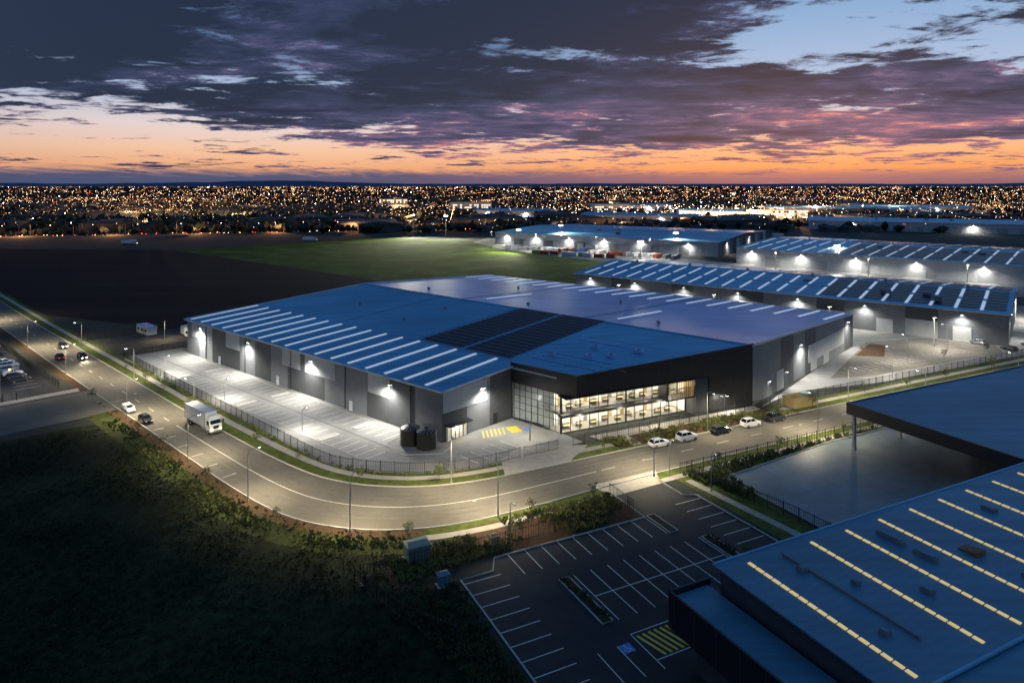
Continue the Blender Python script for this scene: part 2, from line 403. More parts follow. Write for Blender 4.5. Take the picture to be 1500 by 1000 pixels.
m.bar((*(B+ov+av*.7), 10.0), (*(C+av*.5), zL(C)+.05), .3, 'trim', .3)
m.bar((*Rr, zR_+.12), (*Q, zQ_+.12), .7, 'roof', .12)
m.bar((*(E+V2(.3, -.3)), 10.05), (*(Rr+oRE*.3), 13.95), .3, 'trim', .25)
m.bar(PLz(0, 21.9, .08), PLz(106, 21.9, .08), .25, 'roof2', .1)
for u in (44, 76): m.bar(PLz(u, 22, .05), PLz(u, 62, .05), .2, 'roofd', .08)
for s in (.33, .66): m.bar(PRz(s, 0, .06), PRz(s, 1, .06), .25, 'roofd', .08)
for u in (12, 34, 56, 78, 100):
    p = PL(u, -.25); m.bar((*p, 0), (*p, 9.8), .16, 'blackm')
m.obj('gutters', W1)
m = MB()
for b0 in (77.5, 92.6):
    for j in range(17):
        for i in range(12):
            u = b0+i*1.15; v = 23.2+j*2.3
            m.hexa([PLz(u, v, .12), PLz(u+1.0, v, .12), PLz(u+1.0, v+1.8, .12), PLz(u, v+1.8, .12)],
                   [PLz(u, v, .2), PLz(u+1.0, v, .2), PLz(u+1.0, v+1.8, .2), PLz(u, v+1.8, .2)], 'steel', 'pv')
    for j in range(18): m.bar(PLz(b0-.2, 22.95+j*2.3, .16), PLz(b0+13.9, 22.95+j*2.3, .16), .16, 'steel', .06)
m.obj('solar_panels', W1)
m = MB()
for (u, v, l, w, h) in ((121, 33, 2.4, 1.6, .8), (124.5, 36, 2.0, 1.4, .7), (118, 40, 1.6, 1.4, .7), (128, 42, 2.4, 1.4, .7), (113, 30, 1.4, 1.2, .7)):
    p = PL(u, v); z = zL(p); m.box(p, av, l, w, z+.05, z+h, 'roof2'); m.cyl(p, .4, z+h, z+h+.1, 'w_mid', 12)
for v in (28, 46): m.bar(PLz(112, v, .5), PLz(133, v, .5), .08, 'steel')
for v in (26.5, 32, 44): m.bar(PLz(110, v, .15), PLz(127, v, .15), .25, 'roof2', .1)
for k in range(8):
    p = PLz(112+k*3, 28, 0); m.bar(p, (p[0], p[1], p[2]+.5), .06, 'steel')
for (s, t) in ((.2, .12), (.5, .1), (.82, .12), (.4, .5), (.7, .52)):
    p = PRz(s, t); m.cyl(p, .45, p[2], p[2]+.6, 'steel', 10); m.cyl(p, .7, p[2]+.6, p[2]+1.0, 'steel', 10, .4)
for (u, v) in ((30, 40), (58, 34), (58, 50)):
    p = PLz(u, v); m.cyl(p, .4, p[2], p[2]+.7, 'steel', 10)
m.obj('rooftop_plant', W1)

# office glazing and interior
m = MB()
ol = 31.6; back = 7.5
for z0, z1 in ((0.05, 3.55), (4.1, 7.6)):
    a, b = O, G1; c = G1+nin*back
    d = C+nin*.6+dDR*3
    m.face([(*a, z0), (*b, z0), (*c, z0), (*d, z0)], 'carpet')
    m.face([(*a, z1), (*b, z1), (*c, z1), (*d, z1)], 'inner')
    m.face([(*(O+nin*4.5+dDR*1), z0), (*(G1+nin*4.5), z0), (*(G1+nin*4.5), z1), (*(O+nin*4.5+dDR*1), z1)], 'inner')
    m.face([(*b, z0), (*c, z0), (*c, z1), (*b, z1)], 'inner')
    for t in (5.5, 11, 19, 26):
        p = O+dDR*t; m.box(p+nin*3.2, nin, 2.4, .12, z0, z1, 'inner')
    for i in range(10):
        p = O+dDR*(2+i*3.1)+nin*1.6
        m.box(p, dDR, 1.3, .3, z1-.06, z1-.02, 'e_ceil')
        m.box(p+nin*1.8, dDR, 1.3, .3, z1-.06, z1-.02, 'e_ceil')
        m.box(O+dDR*(2.4+i*3.1)+nin*4.44, dDR, .95, .05, z0, z0+2.2, R.choice(['wood', 'w_mid', 'w_light']))
    for i in range(9):
        p = O+dDR*(3+i*3.1+R.uniform(-.5, .5))+nin*R.uniform(1.2, 2.6)
        m.box(p, dDR, 1.6, .8, z0+.68, z0+.74, 'wood'); m.box(p+nin*.4, dDR, 1.6, .05, z0, z0+1.1, 'w_mid')
m.obj('office_interior', W1)
m = MB()
for z0, z1 in ((0.1, 3.5), (4.15, 7.65)):
    m.face([(*O, z0), (*G1, z0), (*G1, z1), (*O, z1)], 'glass')
m.face([(*(C+av*1), .1), (*O, .1), (*O, 7.8), (*(C+av*1), 7.8)], 'glass')
m.obj('office_glazing', W1)
m = MB()
nf = 14
for i in range(nf+1):
    p = O+dDR*(ol*i/nf)-nin*.05
    big = i % 7 == 0
    m.box(p, dDR, .3 if big else .09, .16, 0, 3.6, 'black')
    m.box(p, dDR, .3 if big else .09, .16, 4.1, 7.9, 'black')
for z in (0.15, 3.5, 4.2, 7.3): m.bar((*(O-nin*.06), z), (*(G1-nin*.06), z), .1, 'black', .12)
m.prism([O-nin*1.5-dDR*.5, G1-nin*1.5, G1+nin*.1, O+nin*.1-dDR*.5], 3.56, 4.08, 'black')
m.prism([O-nin*3.0-dDR*.5, G1-nin*3.0, G1+nin*.1, O+nin*.1-dDR*.5], 7.62, 7.84, 'black')
for i in range(9):
    p = C+av*(1+i*(O-C-av).length/8); m.box(p, av, .1, .12, 0, 7.85, 'blackm')
for z in (.2, 2.6, 4.0, 5.4, 6.8): m.bar((*(C+av), z), (*O, z), .08, 'blackm')
for t0, t1 in ((1, 9), (12.5, 22.5)):
    for z in (4.35, 4.6, 4.85):
        m.bar((*(O+dDR*t0-nin*.5), z), (*(O+dDR*t1-nin*.5), z), .06, 'black', .1)
fb0 = O+dDR*24.2; fb1 = O+dDR*31.9
for z0, z1 in ((3.9, 4.2), (8.0, 8.3)):
    m.prism([fb0-nin*3.1, fb1-nin*3.1, fb1-nin*.2, fb0-nin*.2], z0, z1, 'black')
for p in (fb0, fb1): m.prism([p-nin*3.1-dDR*.15, p-nin*3.1+dDR*.15, p-nin*.2+dDR*.15, p-nin*.2-dDR*.15], 4.2, 8.0, 'black')
for i in range(14):
    p = fb0.lerp(fb1, (i+.8)/14.8)-nin*2.9; m.box(p, dDR, .12, .18, 4.2, 8.0, 'wood')
m.bar((*(fb0-nin*2.9), 6.2), (*(fb1-nin*2.9), 6.2), .08, 'wood', .2)
m.face([(*(C+av*1.5+nin*2.2), .1), (*(O+nin*4+dDR*.5), .1), (*(O+nin*4+dDR*.5), 7.6), (*(C+av*1.5+nin*2.2), 7.6)], 'frost')
m.obj('office_facade', W1)
for z in (2.9, 6.9):
    for t in (3, 8.2, 15, 22.5, 29):
        light('office_light', 'POINT', (*(O+dDR*t+nin*2.2), z), 650, (1, .93, .78), rad=.4, parent=W1)
light('foyer_light', 'POINT', (*(C+av*7+nin*1.0+dDR*1.2), 5.5), 330, (1, .95, .85), rad=.4, parent=W1)
light('feature_box_light', 'POINT', (*(fb0.lerp(fb1, .5)-nin*1.4), 7.2), 500, (1, .75, .35), rad=.4, parent=W1)
for t in (4, 14, 24): light('soffit_light', 'POINT', (*(O+dDR*t-nin*2.2), 3.3), 220, (1, .9, .7), rad=.2, parent=W1)
m = MB()
p = B.lerp(C, .18)+oBC*.3; dBC = (C-B).normalized()
m.box(p, dBC, 5.2, .3, .1, 3.0, 'inner')
for k in range(6): m.box(p+dBC*(-2.6+k*1.04)+oBC*.2, dBC, .1, .1, .1, 3.1, 'black')
m.prism([p-dBC*3-oBC*.2, p-dBC*3+oBC*1.6, p+dBC*3+oBC*1.6, p+dBC*3-oBC*.2], 3.1, 3.35, 'black')
m.box(B.lerp(C, .75)+oBC*.2, dBC, 1.1, .1, .1, 2.3, 'black')
for k, u in enumerate((20, 50, 80)):
    q = PL(u, -.2); m.box(q, av, 1.1, .12, .05, 2.2, 'w_white')
for t in (16, 40, 50):
    q = Rr+dRE*t+oRE*.22; m.box(q, dRE, 4.5, .1, .05, 4.8, 'w_light')
m.obj('doors', W1)
light('entry_light', 'POINT', (*(p+oBC*1.0), 2.8), 380, (1, .88, .65), rad=.2, parent=W1)

def wall_light(parent, p, out, z, power, col=(1, .96, .88), mb=None):
    q = p+out*.35
    mb.box(q, out, .5, .6, z, z+.18, 'blackm'); mb.box(q+out*.02, out, .4, .5, z-.03, z-.005, 'e_lamp')
    light('wall_light', 'SPOT', (*(q+out*1.0), z-.1), power, col, target=(*(q+out*4.5), 0), cone=172, blend=.9, rad=.3, parent=parent)
m = MB()
for u in (8.7, 35.7, 64.7, 93.7): wall_light(W1, PL(u, -.15), -nv, 8.4, 12500, mb=m)
wall_light(W1, B.lerp(C, .55)+oBC*.2, oBC, 8.4, 6000, mb=m)
for t in (30, 69.5): wall_light(W1, Rr+dRE*t+oRE*.15, oRE, 8.6, 8500, mb=m)
for t in (9, 20): wall_light(W1, Rr+dRE*t+oRE*.15, oRE, 3.6, 1800, mb=m)
wall_light(W1, Rr-dDR*8-nin*.1, -nin, 3.4, 2200, mb=m)
m.obj('wall_light_fittings', W1)

# ------------------------------------------------------------------ warehouse car park
FL = catmull([(-112, 197), (-37, 125.6), (-31, 121), (-24, 118.9), (-15, 118.2), (-6, 120.4), (1.5, 125.0)], 5)
cp = [tuple(p) for p in FL]+[(8.6, 128.8), (13.8, 132.6), (9.8, 137.4), (0, 146.5), (-13, 140), (-97, 212), (-112, 199)]
sheet('car_park', cp, 0.040, 'concrete')
sheet('driveway', [(-1.2, 117.4), (10.5, 123.4), (14.5, 131), (1.5, 131), (-2, 124)], 0.048, 'path')
m = MB()
def bays(m, P, d, n, w, dep, side, z=0.056, k='white', cap=False):
    P = V2(*P); d = V2(*d).normalized(); o = V2(*side).normalized()
    for i in range(n+1): paint(m, P+d*w*i, P+d*w*i+o*dep, .12, z, k)
    if cap: paint(m, P+o*dep, P+d*w*n+o*dep, .13, z, k)
bays(m, PL(3, -1.8), av, 37, 2.6, 5.0, -nv)
bays(m, PL(-5, -10.2), av, 42, 2.6, 4.8, -nv)
for q in range(4):
    bays(m, B+oBC*6.5+dBC*(-2+q*2.6)+oBC*1, dBC, 1, 2.6, 5, oBC)
m.obj('parking_bay_markings')
m = MB()
for u in range(6, 108, 12): paint(m, PL(u, -1.7), PL(u, -15), .07, .050, 'joint')
paint(m, PL(-4, -8.4), PL(108, -8.4), .45, .053, 'joint')
m.obj('car_park_joints')
m = MB()
kerb(m, [PL(2, -1.6), PL(100, -1.6)], .2, .14)
kerb(m, [PL(-6, -15.2), PL(104, -15.2)], .2, .14)
for u in (25, 58, 90):
    m.box(PL(u, -12.7), nv, 4.6, 1.4, .0, .15, 'kerb'); m.box(PL(u, -4.3), nv, 4.6, 1.4, .0, .15, 'kerb')
kerb(m, [PL(100, -1.6), PL(101.5, -8), PL(108, -9), PL(113, -4), PL(112, -.5)], .2, .14)
m.obj('kerb')
m = MB()
q0 = V2(-5.5, 134.5)
for i in range(6): paint(m, q0+dDR*i*.9, q0+dDR*(i*.9+1.2)+nin*3.6, .3, .060, 'yellow')
m.face([(*(q0+dDR*6.2), .06), (*(q0+dDR*8.6), .06), (*(q0+dDR*8.6+nin*3.4), .06), (*(q0+dDR*6.2+nin*3.4), .06)], 'yellow')
m.face([(*(q0+dDR*9.2), .06), (*(q0+dDR*10.4), .06), (*(q0+dDR*10.4+nin*1.2), .06), (*(q0+dDR*9.2+nin*1.2), .06)], 'bluep')
m.obj('accessible_bay_marking')
g0 = Dp-nin*3.2+dDR*4
sheet('garden_bed', [tuple(g0), tuple(Rr-nin*2.8-dDR*.5), tuple(Rr-nin*9+dDR*6), tuple(Dp-nin*7.5+dDR*5)], .05, 'mulch')
sheet('footpath', [tuple(Dp+dDR*3), tuple(Rr-nin*.4), tuple(Rr-nin*2.8-dDR*.5), tuple(g0)], .052, 'path')
sheet('footpath', [tuple(Dp-nin*7.8+dDR*8), tuple(Dp-nin*7.8+dDR*10), tuple(Dp-nin*2+dDR*10), tuple(Dp-nin*2+dDR*8)], .058, 'path')
sheet('concrete_yard', [(55, 152.2), (63, 160), (72, 166), (92, 172), (150, 200), (230, 240), (200, 300), (60, 360), (-8, 304), (106, 213)], .042, 'concrete')
sheet('car_park', [(82, 176), (94, 178), (146, 203), (150, 212), (134, 222), (112, 216)], .050, 'asphalt')
m = MB(); dE = V2(.895, .446); nE = V2(-.446, .895)
bays(m, (92, 181), dE, 19, 2.6, 4.8, nE, z=.058); bays(m, (90, 196), dRE, 7, 2.6, 4.8, nv, z=.058)
bays(m, (107, 202), dE, 12, 2.6, 9.6, nE, z=.058)
m.obj('parking_bay_markings')
sheet('mulch_bed', [(100, 199), (108, 198), (116, 212), (112, 214)], .06, 'mulch')

for (u, v) in ((104.6, -4.4), (108.4, -3.6)):
    p = PL(u, v); m = MB()
    m.cyl(p, 1.9, .05, 3.0, 'tank', 28)
    for z in (.5, 1.1, 1.7, 2.3, 2.8): m.cyl(p, 1.96, z, z+.14, 'tank', 28)
    m.cyl(p, 1.98, 3.0, 3.12, 'tank', 28); m.cyl(p, 1.9, 3.12, 3.6, 'tank', 28, .5); m.cyl(p, .4, 3.6, 3.78, 'tank', 14)
    for i in range(14):
        a = i*math.pi/7; m.bar((p.x+.4*math.cos(a), p.y+.4*math.sin(a), 3.64), (p.x+1.85*math.cos(a), p.y+1.85*math.sin(a), 3.17), .09, 'steel')
    m.bar((p.x+1.9, p.y-.5, .1), (p.x+1.9, p.y-.5, 3.4), .12, 'steel')
    m.obj('water_tank', o=(p.x, p.y, 0))

# ------------------------------------------------------------------ fences
def fence(name, L, h=2.0, pick=.32, step=2.6, k='blackm'):
    L = [V2(*p) for p in L]; m = MB()
    for p, t in resample(L, pick): m.bar((*p, .12), (*p, h), .045, k)
    for p, t in resample(L, step): m.bar((*p, 0), (*p, h+.08), .09, k)
    for i in range(len(L)-1):
        for z in (.25, h-.2): m.bar((*L[i], z), (*L[i+1], z), .05, k)
    return m.obj(name, o=(L[0].x, L[0].y, 0))
fence('fence', FL)
fence('fence', [(-112, 197), (-99, 211)])
K1r = offset([p for p in K1 if p.x > 14], 5.9)
fence('fence', K1r, pick=.45)
fence('fence', [(-138, 217), (-115, 240), (-96, 222)], pick=.4)
fence('fence', [(-111.5, 168), (-127, 181.5), (-176, 228)], pick=.5)
fence('fence', [(-113, 160), (-140, 133)], pick=.5)
fence('sliding_gate', [(2.2, 125.4), (8.8, 128.9)], h=1.9, pick=.2)

# ------------------------------------------------------------------ lower-right estate frame
O3 = V2(-6.5, 86.2); e1 = V2(.895, .446); e2 = V2(.446, -.895)
def Ef(a, b): return O3+e1*a+e2*b
def Et(a, b): return tuple(Ef(a, b))
sheet('car_park', [Et(0, 0), Et(4.5, 0), Et(6, -2.8), Et(31, -2.8), Et(32, -6), Et(31, -12), Et(41, -12), Et(41, -6), Et(43, -5), Et(44, 26), Et(14, 26), Et(14, 50), Et(-1, 50)], .022, 'asphalt_d')
sheet('driveway', [Et(31, -11.5), Et(29, -15.6), Et(43, -15.6), Et(41, -11.5)], .040, 'path')
m = MB()
bays(m, Ef(8, -2.7), e1, 9, 2.55, 5.0, e2, z=.030)
bays(m, Ef(13.4, 5.3), e1, 8, 2.6, 10.0, e2, z=.030)
paint(m, Ef(13.4, 10.3), Ef(34.2, 10.3), .12, .034)
bays(m, Ef(.2, 1), e2, 9, 2.6, 5.0, e1, z=.030)
bays(m, Ef(37.8, -4), e2, 7, 2.6, 5.0, e1, z=.030)
for i in range(7): paint(m, Ef(13.5+i*.8, 18.5), Ef(14.5+i*.8, 22.3), .35, .031, 'yellow')
for a, b, c, d in ((13, 18, 13, 22.6), (19.6, 18, 19.6, 22.6), (13, 18, 24, 18), (13, 22.6, 24, 22.6), (24, 18, 24, 22.6)): paint(m, Ef(a, b), Ef(c, d), .12, .035)
def isa(cx, cy):   # accessible bay square with wheelchair symbol
    m.face([(*Ef(cx-.7, cy-.7), .038), (*Ef(cx+.7, cy-.7), .038), (*Ef(cx+.7, cy+.7), .038), (*Ef(cx-.7, cy+.7), .038)], 'bluep')
    ring = [Ef(cx-.05+.32*math.cos(t*.45), cy+.18+.32*math.sin(t*.45)) for t in range(-1, 9)]
    for i in range(9): paint(m, ring[i], ring[i+1], .08, .042)
    for a_, b_ in (((-.05, -.3), (0, .1)), ((0, .1), (.3, .1)), ((.3, .1), (.42, .45))): paint(m, Ef(cx+a_[0], cy+a_[1]), Ef(cx+b_[0], cy+b_[1]), .09, .045)
    m.face([(*Ef(cx-.05+.11*math.cos(t), cy-.46+.11*math.sin(t)), .047) for t in (0, 1, 2, 3, 4, 5)], 'white')
isa(11.3, 19.7); isa(21.8, 20.3)
bays(m, Ef(8, 19), e1, 2, 2.5, 5, e2, z=.03)
m.obj('parking_bay_markings')
m = MB()
def island(pts):
    kerb(m, pts+[pts[0]], .18, .15)
    m.face([(*p, .10) for p in pts], 'mulch')
island([Ef(11.2, 5.4), Ef(12.6, 5.4), Ef(12.6, 15.2), Ef(11.2, 15.2)])
island([Ef(34.6, 5.4), Ef(36, 5.4), Ef(36, 15.2), Ef(34.6, 15.2)])
island([Ef(31.4, -3), Ef(32.8, -3), Ef(32.8, 2.5), Ef(31.4, 2.5)])
island([Ef(2.5, 25), Ef(7, 24.5), Ef(7.5, 26.5), Ef(3, 27)])
kerb(m, [Ef(0, 50), Ef(0, 0), Ef(4.5, 0), Ef(6, -2.8), Ef(31, -2.8), Ef(31, -12)], .2, .15)
kerb(m, [Ef(41, -12), Ef(41, -6), Ef(43, -5), Ef(43.6, 26)], .2, .15)
m.obj('traffic_island')
sheet('planting_bed', [Et(4, -3.2), Et(30.6, -3.2), Et(30.6, -11.8), Et(8, -11.8), Et(-8, -7), Et(-8, -1)], .032, 'mulch')
fence('fence', [Et(-12, -6), Et(4, -5.2), Et(30.5, -4.8), Et(30.5, -11.5)], pick=.4)
fence('fence', [Et(-12, -6), Et(-9, 4), Et(-4, 12)], pick=.4)
sheet('loading_yard', [Et(52, -8), Et(82, -11), Et(160, -11), Et(160, 30), Et(52, 30)], .034, 'yardconc')
sheet('verge', [Et(44, -12.6), Et(160, -12.6), Et(160, -11.2), Et(82, -11.2), Et(52, -8.2), Et(50, 26), Et(44.5, 26)], .026, 'lawn')
sheet('footpath', [Et(44.8, -10), Et(46.2, -10), Et(49.4, 25), Et(48, 25)], .036, 'path')
fence('fence', [Et(46, -12.6), Et(120, -12.6)], pick=.45)
fence('fence', [Et(47, -12), Et(50.5, 8), Et(51.5, 26)], h=2.2, pick=.3)
m = MB()
kerb(m, [Et(52, 30), Et(51.8, -8), Et(82, -11.1), Et(160, -11.1)], .25, .18)
m.obj('kerb')
m = MB()
for i in range(5): paint(m, Ef(53, -4+i*6.2), Ef(100, -4+i*6.2), .05, .040, 'w_dark')
for i in range(8): paint(m, Ef(54+i*6, -8), Ef(54+i*6, 26), .05, .043, 'w_dark')
m.obj('yard_expansion_joints')

# neighbour warehouse (lower right)
W5 = empty('neighbour_warehouse', (*Ef(45, 40), 0))
m = MB()
m.prism([Ef(19, 25.6), Ef(120, 25.6), Ef(120, 45.4), Ef(19, 45.4)], 0, 9.4, 'w_dark')
m.prism([Ef(19, 45.5), Ef(120, 45.5), Ef(120, 90), Ef(19, 90)], 0, 8.4, 'w_dark')
m.prism([Ef(13.4, 24), Ef(18.9, 24), Ef(18.9, 60), Ef(13.4, 60)], 4.2, 7.3, 'black')
m.prism([Ef(15.5, 26), Ef(18.95, 26), Ef(18.95, 60), Ef(15.5, 60)], 0, 4.2, 'w_dark')
m.bar((*Ef(13.4, 24.1), 7.65), (*Ef(18.9, 24.1), 7.65), .25, 'black', .7)
m.bar((*Ef(13.5, 24), 7.65), (*Ef(13.5, 60), 7.65), .25, 'black', .7)
for i in range(12): m.bar((*Ef(13.36, 25+i*3), 4.3), (*Ef(13.36, 25+i*3), 7.9), .05, 'w_dark')
m.obj('walls', W5)
m = MB()
def slab(a0, a1, b0, b1, za, zb, k='roofd'):
    lo = [(*Ef(a0, b0), za-.35), (*Ef(a1, b0), za-.35), (*Ef(a1, b1), zb-.35), (*Ef(a0, b1), zb-.35)]
    hi = [(x, y, z+.35) for x, y, z in lo]; m.hexa(lo, hi, 'black', k)
slab(18.5, 120, 25.2, 45.6, 10.0, 9.6); slab(18.5, 120, 45.65, 92, 9.3, 8.6)
slab(13.7, 18.4, 24.3, 60, 7.45, 7.4)
m.obj('roof', W5)
m = MB()
def zw5(b): return 10-.4*(b-25.2)/20.4
for a in (22, 31.4, 37.2, 43, 48.8, 54.6, 60.4, 66.4, 72.4, 78.4, 84.4):
    for i in range(17):
        b0 = 26.6+i*1.08
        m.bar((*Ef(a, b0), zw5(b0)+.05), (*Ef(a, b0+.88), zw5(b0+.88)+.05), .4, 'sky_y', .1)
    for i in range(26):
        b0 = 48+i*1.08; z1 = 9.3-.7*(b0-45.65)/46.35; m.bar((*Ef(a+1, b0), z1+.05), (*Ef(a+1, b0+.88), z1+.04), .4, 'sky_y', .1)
m.obj('skylights', W5)
m = MB()
m.bar((*Ef(18.6, 25.1), 10.02), (*Ef(120, 25.1), 10.02), .25, 'roof', .14)
m.bar((*Ef(18.4, 25.1), 10.0), (*Ef(18.4, 45.6), 9.64), .3, 'roofd', .2)
m.bar((*Ef(18.6, 45.8), 9.55), (*Ef(120, 45.8), 9.55), .3, 'roof', .2)
m.bar((*Ef(26.5, 27), 10.15), (*Ef(26.8, 42), 9.85), .3, 'w_mid', .12)
for b in range(27, 43, 3): m.bar((*Ef(26.6, b), 9.7), (*Ef(26.6, b), 10.1), .1, 'steel')
for (a, b, l, w) in ((40.2, 30, 3.2, .7), (40.2, 34, 2.4, .7), (34.2, 38, 1.2, .7), (26, 30, .9, .9), (46, 41, .9, .8), (29, 34, .7, .7), (57.5, 31, 1.6, .8), (24.6, 40.2, .8, .8)):
    z = zw5(b)-.05; m.box(Ef(a, b), e2, l, w, z, z+.4, 'w_mid'); m.box(Ef(a, b), e2, l*.8, w*.7, z+.4, z+.5, 'roofd')
z = zw5(36); m.hexa([(*Ef(45, 34.5), z), (*Ef(46.6, 34.5), z), (*Ef(46.6, 36.6), z), (*Ef(45, 36.6), z)],
                    [(*Ef(45, 34.5), z+.15), (*Ef(46.6, 34.5), z+.15), (*Ef(46.6, 36.6), z+.5), (*Ef(45, 36.6), z+.5)], 'hatch')
m.obj('rooftop_plant', W5)

W6 = empty('loading_dock_canopy', (*Ef(95, 5), 0))
m = MB()
slab(82, 170, -7.3, 26, 8.6, 8.3)
m.obj('roof', W6)
m = MB()
m.prism([Ef(81.8, -7.5), Ef(170, -7.5), Ef(170, -7.1), Ef(81.8, -7.1)], 6.6, 8.75, 'black')
m.prism([Ef(81.8, -7.1), Ef(82.2, -7.1), Ef(82.2, 26), Ef(81.8, 26)], 6.6, 8.75, 'black')
m.prism([Ef(82.2, -7.1), Ef(170, -7.1), Ef(170, 26), Ef(82.2, 26)], 6.7, 6.9, 'w_dark')
m.prism([Ef(104, 2), Ef(170, 2), Ef(170, 26), Ef(104, 26)], 0, 6.7, 'w_dark')
for i in range(4): m.box(Ef(103.9, 5+i*5.5), e2, 3.6, .2, 0.1, 4.5, 'w_mid')
m.obj('walls', W6)
m = MB()
for a, b in ((82.6, -6.4), (96, -6.4), (110, -6.4), (124, -6.4), (82.6, 25)):
    m.box(Ef(a, b), e1, .5, .5, 0, 6.7, 'w_light')
m.obj('columns', W6)

# ------------------------------------------------------------------ background warehouses
def warehouse(name, P0, L, dep, eave, ridge, ang=-40.0, roofk='roof', lights=(), lp=3000, sky=7.0, kinds=('w_mid', 'w_mid', 'w_light'), pv=(), endk='w_dark'):
    a = V2(math.cos(math.radians(ang)), math.sin(math.radians(ang))); n = V2(-a.y, a.x); P0 = V2(*P0)
    W = empty(name, (*P0, 0)); P = lambda u, v: P0+a*u+n*v
    m = MB()
    m.hexa([(*P(.2, .2), 0), (*P(L-.2, .2), 0), (*P(L-.2, dep-.2), 0), (*P(.2, dep-.2), 0)],
           [(*P(.2, .2), eave-.4), (*P(L-.2, .2), eave-.4), (*P(L-.2, dep-.2), eave-.4), (*P(.2, dep-.2), eave-.4)], 'w_dark')
    ns = int(L/9); wall_panels(m, P(0, .1), P(L, .1), 0, eave*.55, ns, kinds)
    wall_panels(m, P(0, .1), P(L, .1), eave*.55+.05, eave-.3, ns, ['w_mid', 'w_mid', 'w_dark'] if kinds[0] == 'w_mid' else ['w_white'])
    ne = int(dep/9)
    wall_panels(m, P(L-.1, 0), P(L-.1, dep), 0, eave-.3, ne, ['w_mid', endk, 'w_light'])
    m.face([(*P(L-.05, 0), eave-.4), (*P(L-.05, dep), eave-.4), (*P(L-.05, dep/2), ridge-.3)], endk)
    m.face([(*P(.05, 0), eave-.4), (*P(.05, dep), eave-.4), (*P(.05, dep/2), ridge-.3)], endk)
    for i in range(int(L/22)):
        q = P(14+i*22, -.1); m.box(q, a, 5, .1, .05, 4.6, 'w_white')
    m.obj('walls', W)
    m = MB()
    for v0, z0, v1, z1 in ((-.8, eave, dep/2, ridge), (dep/2, ridge, dep+.8, eave)):
        lo = [(*P(-.6, v0), z0-.3), (*P(L+.6, v0), z0-.3), (*P(L+.6, v1), z1-.3), (*P(-.6, v1), z1-.3)]
        m.hexa(lo, [(x, y, z+.3) for x, y, z in lo], 'trim', roofk)
    m.obj('roof', W)
    m = MB(); u = 4
    zz = lambda v: eave+(ridge-eave)*(1-abs(v-dep/2)/(dep/2))
    while sky and u < L-3:
        for v0, v1 in ((2, dep*.22), (dep*.27, dep*.46), (dep*.54, dep*.73), (dep*.78, dep*.97)):
            m.bar((*P(u, v0), zz(v0)+.1), (*P(u, v1), zz(v1)+.1), .9, 'sky_l', .12)
        u += sky
    if sky:
        for v in (dep*.245, dep*.5, dep*.755): m.bar((*P(1, v), zz(v)+.08), (*P(L-1, v), zz(v)+.08), .4, 'roof2', .12)
        m.obj('skylights', W)
    if pv:
        m = MB()
        for u0, u1, v0, v1 in pv:
            for i in range(int((u1-u0)/(sky or 6))):
                for j in range(int((v1-v0)/4)):
                    ua = 4.8+u0+i*(sky or 6); ub = ua+(sky or 6)-1.6; va = v0+j*4
                    m.hexa([(*P(ua, va), zz(va)+.15), (*P(ub, va), zz(va)+.15), (*P(ub, va+3.4), zz(va+3.4)+.15), (*P(ua, va+3.4), zz(va+3.4)+.15)],
                           [(*P(ua, va), zz(va)+.25), (*P(ub, va), zz(va)+.25), (*P(ub, va+3.4), zz(va+3.4)+.25), (*P(ua, va+3.4), zz(va+3.4)+.25)], 'pv')
        m.obj('solar_panels', W)
    m = MB()
    for u in lights: wall_light(W, P(u, 0), -n, eave-1.6, lp*R.uniform(.7, 1.2), mb=m)
    for v in (dep*.15, dep*.6): wall_light(W, P(L, v), a, eave-1.6, lp*.6, mb=m)
    m.obj('wall_light_fittings', W)
    m = MB()
    for k in range(6):
        q = P(L*(k+.5)/6, dep*.5); m.cyl(q, .6, ridge-.1, ridge+1.0, 'steel', 10)
    for k in range(4):
        q = P(R.uniform(.2, .9)*L, R.uniform(.1, .4)*dep); z = eave+1; m.box(q, a, 3, 2, z, z+1.6, 'w_mid')
    m.obj('rooftop_plant', W)
    return W, P
W2, P2 = warehouse('warehouse', (28.6, 307.7), 158, 68, 10, 13, -38.2, lights=(8, 30, 52, 74, 96, 118, 146), lp=7000, endk='black', pv=((98, 154, 3.5, 32), (77, 154, 36, 60)))
W3, P3 = warehouse('warehouse', (142, 432), 300, 118, 10, 13, -42, lights=(10, 40, 70, 100, 130), lp=9000, sky=9, kinds=('w_white', 'w_white', 'w_light'), pv=((54, 153, 4, 50), (45, 153, 62, 110)))
W4, P4 = warehouse('warehouse', (-14, 571), 186, 138, 10, 12.6, -33.1, lights=(12, 40, 70, 100, 130, 165), lp=9000, sky=0, kinds=('w_light', 'w_white', 'w_mid'))
sheet('concrete_yard', [(-22, 640), (130, 445), (140, 432), (175, 410), (260, 330), (230, 300), (170, 340), (104, 392), (30, 475), (-10, 530), (-34, 590)], .046, 'concrete')
def yard_mast(q, h, power, cone=160):
    e = empty('floodlight_mast', (q[0], q[1], 0)); m = MB(); m.cyl(q, .2, 0, h, 'steel', 8, .1); m.box(q, (1, 0), 1.4, .5, h, h+.3, 'steel'); m.box(q, (1, 0), 1.2, .4, h-.03, h-.005, 'e_lamp')
    m.obj('mast', e); light('flood', 'SPOT', (q[0], q[1], h-.1), power, (1, .95, .82), cone=cone, rad=.4, parent=e)
for u_ in (20, 60, 110, 150): yard_mast(P4(u_, -34), 13, 30000)
for u_ in (30, 70, 110, 140): yard_mast(P2(u_, -14), 9, 7000)
for u_ in (30, 80, 125): yard_mast(P3(u_, -14), 10, 16000)

